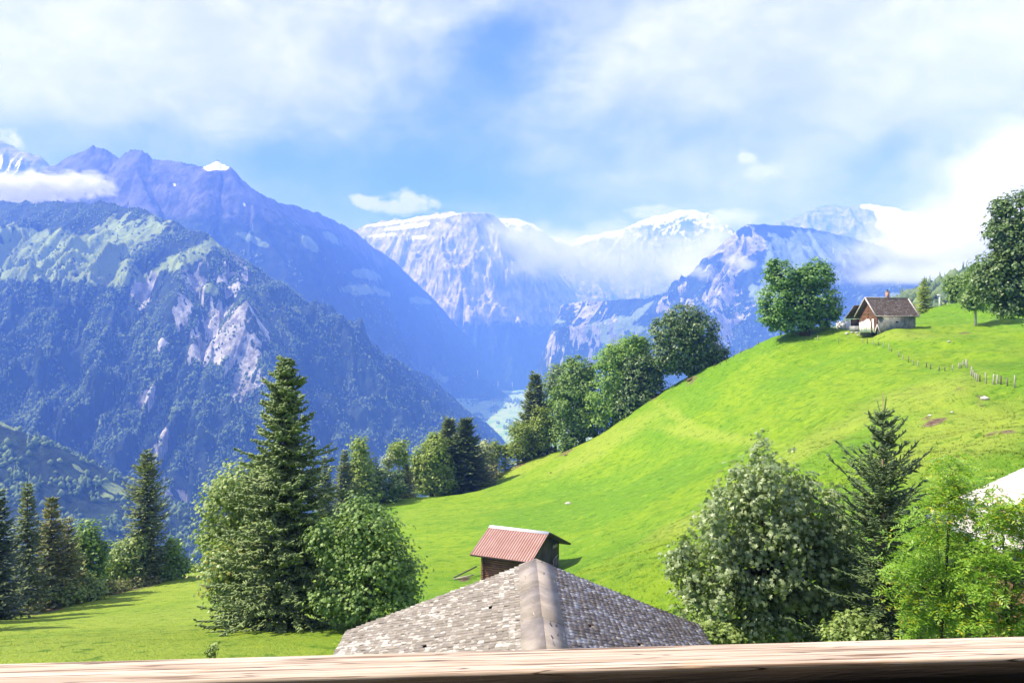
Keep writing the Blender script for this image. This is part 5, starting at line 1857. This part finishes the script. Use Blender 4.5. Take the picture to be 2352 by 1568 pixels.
# --- close by at the lower right
_rs = random.Random(81)
shoots = []
for u, top in [(1552, 1275), (1575, 1235), (1600, 1190), (1632, 1150), (1660, 1120), (1688, 1085), (1706, 1062), (1745, 1028), (1762, 1050), (1790, 1078), (1815, 1068), (1845, 1112), (1870, 1118), (1905, 1130), (1925, 1180), (1720, 1100), (1645, 1200), (1830, 1160), (1945, 1215), (1960, 1270), (1900, 1220)]:
    dy = _rs.uniform(-.9, .9)
    bend = 1750 + (u - 1750) * .8
    for k, (f, w) in enumerate([(.06, .45), (.2, .75), (.42, 1.0), (.66, 1.05), (.9, .9)]):
        v = top + (1480 - top) * f
        shoots.append((u * (1 - f) + bend * f + _rs.uniform(-9, 9), v, 30 * w * _rs.uniform(.75, 1.2), (1480 - top) * .13 * _rs.uniform(.9, 1.2), dy + _rs.uniform(-.2, .2)))
leafy('large silvery glossy maple bush at the lower right beside the slate roof', 1745, 25, shoots, 15500, .185, L_MAPLE_NEAR, trunk_px=7, h0f=.3, seed=81, clump=.17, per=9, shape='maple', up=.25, twigs=220, knobs=30, shell=(.3, 1.1))
leafy('shaded maple sapling filling the gap between the glossy bush and the young spruce', 1935, 26.5, [(1915, 1265, 36, 50, 0), (1950, 1340, 46, 56, 0), (1900, 1385, 50, 60, 0), (1975, 1425, 50, 50, 0), (1935, 1215, 14, 30, 0), (2075, 1400, 50, 60, .4)], 5200, .19, L_MAPLE, trunk_px=5, h0f=.3, seed=82, clump=.2, per=10, shape='maple', up=.4, twigs=80, knobs=20, shell=(.4, 1.1))
base = on_ground(2028, 23.5)
hs_ = -(880 - 784) / F * 23.5 - base[2]
conifer('young spruce with a long bare leader shoot among the bushes at the lower right', base, hs_, 132 * sc(23.5), leaf_mat('young_spruce_needles', (0.050, 0.092, 0.036), (0.165, 0.235, 0.085), .55, .3, .15), levels=36, nbr=8, nodes=7, seed=83, start=.02,
        profile=[(0, .12), (.06, .22), (.12, .32), (.2, .42), (.32, .62), (.45, .80), (.7, .95), (1, 1.0)], droop=.1, tw=(.25, .042), prism=True, rough=.55, upturn=.30, trunk_r=.07, tip=.115, bark=BARK_SPRUCE, side=1.1, hang=-.05, reps=3, endx=1.0, rise0=.75, gap=.05)


def ash(label, u, d, spec, seed):
    base = on_ground(u, d)
    root = empty('ash_tree', base)
    tag(root, label, 'tree')
    bl = blob_list(base, spec)
    r = np.random.default_rng(seed)
    P0, N0, C = crown_points(bl, 1500, .16, 7, seed, .8, (.35, 1.02))
    P, Nn, Tg = [], [], []
    wood = MB()
    limbs(wood, bl, 5 * sc(d), 2.6, (0, 0), seed, [C[i] for i in r.integers(0, len(C), 90)])
    out_dir = norm(P0 - P0.mean(0))
    for p, nn, od in zip(P0, N0, out_dir):
        a = norm(od * np.array([1, 1, .3]) + r.normal(0, .55, 3))
        nn = norm(np.array([0, 0, 1.0]) * .9 + r.normal(0, .35, 3))
        a = norm(a - nn * np.dot(a, nn))
        s = np.cross(a, nn)
        L = r.uniform(.2, .34)
        for k in range(5):
            f = (k + .7) / 5
            q = p + a * L * f - nn * (.10 * f * f)
            for sg in (-1, 1):
                P.append(q)
                Nn.append(nn + r.normal(0, .22, 3))
                Tg.append(a * .5 + s * sg)
        P.append(p + a * L - nn * .10)
        Nn.append(nn)
        Tg.append(a - nn * .3)
    leaves('crown', np.array(P), np.array(Nn), .115, L_ASH, root, 'leaflet', seed, np.array(Tg))
    wood.build('trunk', BARK, root, True)
    return root


ash('bright green young ash in front of the pale tiled roof, left stem', 2160, 19, [(2190, 1080, 36, 34, 0), (2180, 1140, 50, 44, 0), (2150, 1200, 60, 50, 0), (2210, 1190, 50, 50, .3), (2110, 1270, 70, 56, 0), (2200, 1270, 60, 60, 0), (2120, 1350, 80, 56, 0), (2210, 1370, 60, 60, 0), (2150, 1430, 80, 50, 0)], 91)
ash('bright green young ash at the right border with a branching stem', 2320, 18, [(2300, 1170, 44, 40, 0), (2340, 1220, 50, 50, .2), (2280, 1250, 48, 50, 0), (2340, 1300, 60, 56, 0), (2270, 1340, 56, 56, 0), (2340, 1390, 60, 56, 0), (2280, 1430, 60, 50, 0), (2390, 1260, 50, 80, .5), (2330, 1450, 60, 40, 0)], 92)
leafy('low leafy shrub just above the handrail between the maple bush and the ash', 1962, 20.5, [(1955, 1440, 36, 26, 0), (1985, 1455, 26, 20, 0), (1930, 1462, 26, 18, 0)], 1100, .15, L_BUSH, name='shrub', cat='shrub', trunk_px=3, h0f=.5, seed=94, clump=.16, per=12, shape='maple')
leafy('low twiggy bush at the right end of the slate roof by the handrail', 1600, 22.5, [(1610, 1455, 40, 18, 0), (1650, 1462, 30, 14, 0)], 700, .15, L_BUSH, name='shrub', cat='shrub', trunk_px=3, h0f=.5, seed=95, clump=.16, per=12, shape='maple')

# ------------------------------------------------------------------ far woods: one mass of tree crowns for each slope
def tree_templates(seed):
    import bmesh
    r = np.random.default_rng(seed)
    T = []
    for k in range(6):
        bm = bmesh.new()
        bmesh.ops.create_icosphere(bm, subdivisions=2 if False else 1, radius=1.0)
        v = np.array([x.co[:] for x in bm.verts])
        f = np.array([[x.index for x in fc_.verts] for fc_ in bm.faces])
        bm.free()
        v = v * (1 + r.normal(0, .2, (len(v), 1)))
        v[:, 2] = v[:, 2] * .85 + .55
        keep = v[f][:, :, 2].mean(1) > -.12
        T.append((v * np.array([.5, .5, .5]), f[keep]))
    for k in range(4):
        n = 7
        V, Fc = [], []
        for (z0, z1, rr) in ((.05, .62, .24), (.38, 1.0, .16)):
            b0 = len(V)
            for q in range(n):
                a = 6.283 * q / n + r.uniform(-.2, .2)
                rq = rr * r.uniform(.7, 1.25)
                V.append((math.cos(a) * rq, math.sin(a) * rq, z0 + r.uniform(-.05, .05)))
            V.append((0, 0, z1))
            for q in range(n):
                Fc.append((b0 + q, b0 + (q + 1) % n, b0 + n))
        T.append((np.array(V), np.array(Fc)))
    return T


m_far, nt, out = new_mat('far_wood_leaves')
rnd = nt.node('ShaderNodeNewGeometry').outputs['Random Per Island']
col = nt.mix(rnd, (0.05, 0.085, 0.03), (0.145, 0.195, 0.07))
principled(nt, out, col, 0.8, 0.1)
TT = tree_templates(9)


def wood(name, label, X, Y, Z, size, conif, seed):
    r = np.random.default_rng(seed)
    VV, FF, n0 = [], [], 0
    kind = np.where(r.random(len(X)) < conif, r.integers(6, 10, len(X)), r.integers(0, 6, len(X)))
    for k, (v, f) in enumerate(TT):
        i = np.nonzero(kind == k)[0]
        if not len(i):
            continue
        a = r.uniform(0, 6.283, len(i))
        s = size[i] * r.uniform(.65, 1.3, len(i))
        hs = s * (1.5 if k >= 6 else r.uniform(.85, 1.25, len(i)))
        c_, s_ = np.cos(a), np.sin(a)
        x = (v[None, :, 0] * c_[:, None] - v[None, :, 1] * s_[:, None]) * s[:, None] + X[i][:, None]
        y = (v[None, :, 0] * s_[:, None] + v[None, :, 1] * c_[:, None]) * s[:, None] + Y[i][:, None]
        z = v[None, :, 2] * hs[:, None] + Z[i][:, None]
        VV.append(np.stack([x, y, z], -1).reshape(-1, 3))
        FF.append((f[None] + (np.arange(len(i)) * len(v))[:, None, None] + n0).reshape(-1))
        n0 += len(i) * len(v)
    o = mesh_from(name, np.concatenate(VV), np.concatenate(FF), 3, m_far)
    tag(o, label, 'forest', None, 'stuff')
    return o


def scatter_on(mt, n, fn, seed, size, name, label, conif, u0=-40, u1=2400):
    """Random spots of a massif that carry trees: evenly by ground area, kept by the wood mask fn."""
    r = np.random.default_rng(seed)
    nd, nu = mt.shape
    d = np.exp(r.uniform(math.log(mt.d[0]), math.log(mt.d[-1]), n))
    u = r.uniform(max(u0, mt.u[0]), min(u1, mt.u[-1]), n)
    fi = np.interp(d, mt.d, np.arange(nd))
    fj = np.interp(u, mt.u, np.arange(nu))
    i, j = np.clip(fi.astype(int), 0, nd - 2), np.clip(fj.astype(int), 0, nu - 2)
    a, b_ = fi - i, fj - j

    def samp(A):
        A = A.reshape(mt.shape)
        return A[i, j] * (1 - a) * (1 - b_) + A[i + 1, j] * a * (1 - b_) + A[i, j + 1] * (1 - a) * b_ + A[i + 1, j + 1] * a * b_
    X, Y, Z = samp(mt.x), samp(mt.y), samp(mt.Z)
    facing = -(samp(mt.nx) * X + samp(mt.ny) * Y + samp(mt.nz) * Z) / np.sqrt(X * X + Y * Y + Z * Z)
    free = (1 - .9 * sst(samp(mt.attr['meadow']), .3, .5)) * (1 - .85 * sst(samp(mt.attr['rock']), .3, .5)) * (1 - sst(samp(mt.attr['snow']), .2, .4))
    pv = 784 - Z / Y * F
    keep = (Z > np.maximum(mt.base + 2, floor_z(Y) - 1 if mt.base < -500 else -1e9)) & (facing > -.05) & (r.random(n) < free * fn(X, Y, Z, u, pv))
    X, Y, Z = X[keep], Y[keep], Z[keep]
    return wood(name, label, X, Y, Z - size * .12, np.full(len(X), size), conif, seed + 1)


scatter_on(mA, 210000, lambda X, Y, Z, u, v: np.clip(.42 + 1.5 * fbm(X / 90, Y / 90, 501, 4), 0.03, 1) * np.where(u > 720, .5, 1) * (1 - sst(Z, 330, 620) * .7), 502, 9.0,
           'forest', 'dense mixed forest clinging to the steep nearest mountain', .35)
scatter_on(mS, 26000, lambda X, Y, Z, u, v: np.clip(.25 + 1.6 * fbm(X / 70, Y / 70, 511, 3), 0.02, 1), 512, 9.5, 'forest', 'clumps of trees on the wooded spur low at the left', .2)
scatter_on(mB, 42000, lambda X, Y, Z, u, v: np.clip(.3 + 1.3 * fbm(X / 160, Y / 160, 521, 3), 0, 1) * (1 - sst(Z, 250, 600)), 522, 17, 'forest', 'dark forest on the lower flank of the long blue mountain', .5)
scatter_on(mK, 9000, lambda X, Y, Z, u, v: np.clip(.7 + .8 * fbm(X / 160, Y / 160, 527, 3), 0, 1), 528, 17, 'forest', 'woods covering the small spur on the valley floor', .5)
scatter_on(mE, 42000, lambda X, Y, Z, u, v: np.clip(.5 + 1.3 * fbm(X / 160, Y / 160, 531, 3), 0, 1) * (1 - sst(Z, 350, 560)), 532, 17, 'forest', 'forest below the pointed mountain on the far right side of the valley', .5)
scatter_on(mH, 9000, lambda X, Y, Z, u, v: np.clip(.75 + .8 * fbm(X / 60, Y / 60, 541, 3), 0, 1), 542, 9, 'forest', 'woods on the hillside behind the stone cottage', .12)
# rows and clumps of trees on the valley floor
r_ = np.random.default_rng(77)
X, Y = [], []
for (u0, v0, u1, v1, n, w) in [(1035, 899, 1100, 914, 160, 60), (1080, 908, 1205, 925, 260, 70), (1075, 917, 1092, 925, 40, 60), (1015, 862, 1062, 890, 60, 30), (1160, 905, 1200, 903, 50, 30), (1165, 884, 1205, 886, 70, 60),
                               (1136, 935, 1144, 941, 40, 40), (1098, 951, 1112, 958, 14, 20), (1160, 982, 1180, 986, 36, 25), (1178, 979, 1188, 983, 36, 30), (1165, 966, 1180, 972, 14, 30), (1092, 952, 1100, 953, 10, 16), (1110, 963, 1118, 966, 10, 14),
                               (1180, 990, 1200, 996, 30, 30), (1155, 936, 1165, 940, 10, 20), (1140, 971, 1146, 973, 6, 10), (1130, 940, 1136, 950, 20, 40), (1166, 995, 1176, 1000, 16, 20)]:
    for k in range(n):
        f = r_.random()
        p = floor_hit(u0 + (u1 - u0) * f, v0 + (v1 - v0) * f)
        X.append(p[0] + r_.normal(0, w * .5))
        Y.append(p[1] + r_.normal(0, w * 1.2))
X, Y = np.array(X), np.array(Y)
wood('trees_in_fields', 'rows and clumps of trees among the pale valley fields', X, Y, floor_z(Y) - 1, np.full(len(X), 17.0), .3, 78)

# ------------------------------------------------------------------ low clouds and mist hanging on the mountains
def cloud(name, label, blobs, dens, seed, nscale=1 / 260.0, namp=0.9, lo=.42, hi=1.0, kind='stuff', step=.22, stretch=(1, 1, 1.4)):
    """A bank of soft lobes (u, v, ru, rv, d, half depth in metres) broken up by noise, real vapour with depth."""
    m, nt, out = new_mat(name + '_vapour')
    geo = nt.node('ShaderNodeNewGeometry')
    pos = geo.outputs['Position']
    total = None
    mn, mx = np.full(3, 1e9), np.full(3, -1e9)
    for (u, v, ru, rv, d, dep) in blobs:
        c = W(u, v, d)
        r = np.array([ru * sc(d), dep, rv * sc(d)])
        mn, mx = np.minimum(mn, c - r * 1.75), np.maximum(mx, c + r * 1.75)
        q = nt.node('ShaderNodeVectorMath', operation='SUBTRACT')
        nt.put(q.inputs[0], pos)
        q.inputs[1].default_value = tuple(c)
        w = nt.node('ShaderNodeVectorMath', operation='MULTIPLY')
        nt.put(w.inputs[0], q.outputs[0])
        w.inputs[1].default_value = tuple(1 / r)
        dt = nt.node('ShaderNodeVectorMath', operation='DOT_PRODUCT')
        nt.put(dt.inputs[0], w.outputs[0])
        nt.put(dt.inputs[1], w.outputs[0])
        e = nt.math('EXPONENT', nt.mul(dt.outputs['Value'], -1.0))
        total = e if total is None else nt.add(total, e)
    n = nt.noise(nt.mapping(pos, stretch, (0, 0, 0), (seed * 311.0, seed * 97.0, 0)), nscale, 6, .62, .3)
    x = nt.ramp(nt.add(total, nt.mul(nt.math('SUBTRACT', n, .5), namp * 2)), lo, hi)
    x = nt.mul(x, nt.ramp(total, .12, .4))
    pv = nt.node('ShaderNodeVolumePrincipled')
    pv.inputs['Color'].default_value = (1, 1, 1, 1)
    pv.inputs['Absorption Color'].default_value = (1, 1, 1, 1)
    pv.inputs['Anisotropy'].default_value = 0.0
    nt.put(pv.inputs['Density'], nt.mul(x, dens))
    nt.l.new(pv.outputs[0], out.inputs['Volume'])
    try:
        m.cycles.volume_step_rate = step
    except Exception:
        pass
    b = MB()
    b.box((mn + mx) / 2, mx - mn)
    o = b.build(name, m)
    tag(o, label, 'cloud' if name == 'cloud' else 'mist', None, kind)
    return o


cloud('cloud', 'bright white cloud band lying across the left mountains', [(-40, 436, 90, 30, 4450, 260), (60, 434, 80, 26, 4450, 260), (140, 426, 70, 26, 4450, 240), (205, 420, 44, 22, 4450, 200)], .018, 3, 1 / 95., 2.4, .45, 1.6)
cloud('mist', 'soft lilac mist drifting in front of the flat topped mountain at the valley head', [(1170, 545, 70, 40, 7900, 420), (1260, 590, 90, 46, 7900, 450), (1380, 610, 110, 44, 7900, 450), (1500, 620, 110, 40, 7900, 450), (1590, 600, 60, 44, 7700, 350), (1430, 560, 200, 70, 7900, 300)], .0027, 5, 1 / 420., 2.2, .2, 1.8)
cloud('mist', 'white mist clinging behind the crest of the pointed mountain', [(1690, 500, 60, 22, 7600, 300), (1640, 555, 44, 44, 7400, 300), (1590, 620, 60, 36, 6900, 300)], .005, 7, 1 / 260., 1.4, .2, 1.3)
cloud('mist', 'small puff of mist before the dark face of the pointed mountain', [(1700, 604, 34, 22, 5500, 120), (1610, 625, 34, 18, 5500, 120)], .006, 8, 1 / 110., 1.4, .4, .95)
cloud('cloud', 'big bright cloud bank at the right behind the cottage hill', [(1960, 590, 60, 40, 4700, 400), (2080, 560, 100, 66, 4700, 500), (2200, 530, 110, 90, 4700, 600), (2330, 440, 120, 140, 4700, 700), (2300, 360, 60, 50, 4700, 500), (2350, 580, 130, 70, 4300, 600),
      (2010, 632, 110, 26, 4300, 400), (2170, 630, 100, 30, 3900, 400), (2450, 500, 140, 140, 4500, 700)], .0036, 9, 1 / 280., 2.1, .35, 1.7)
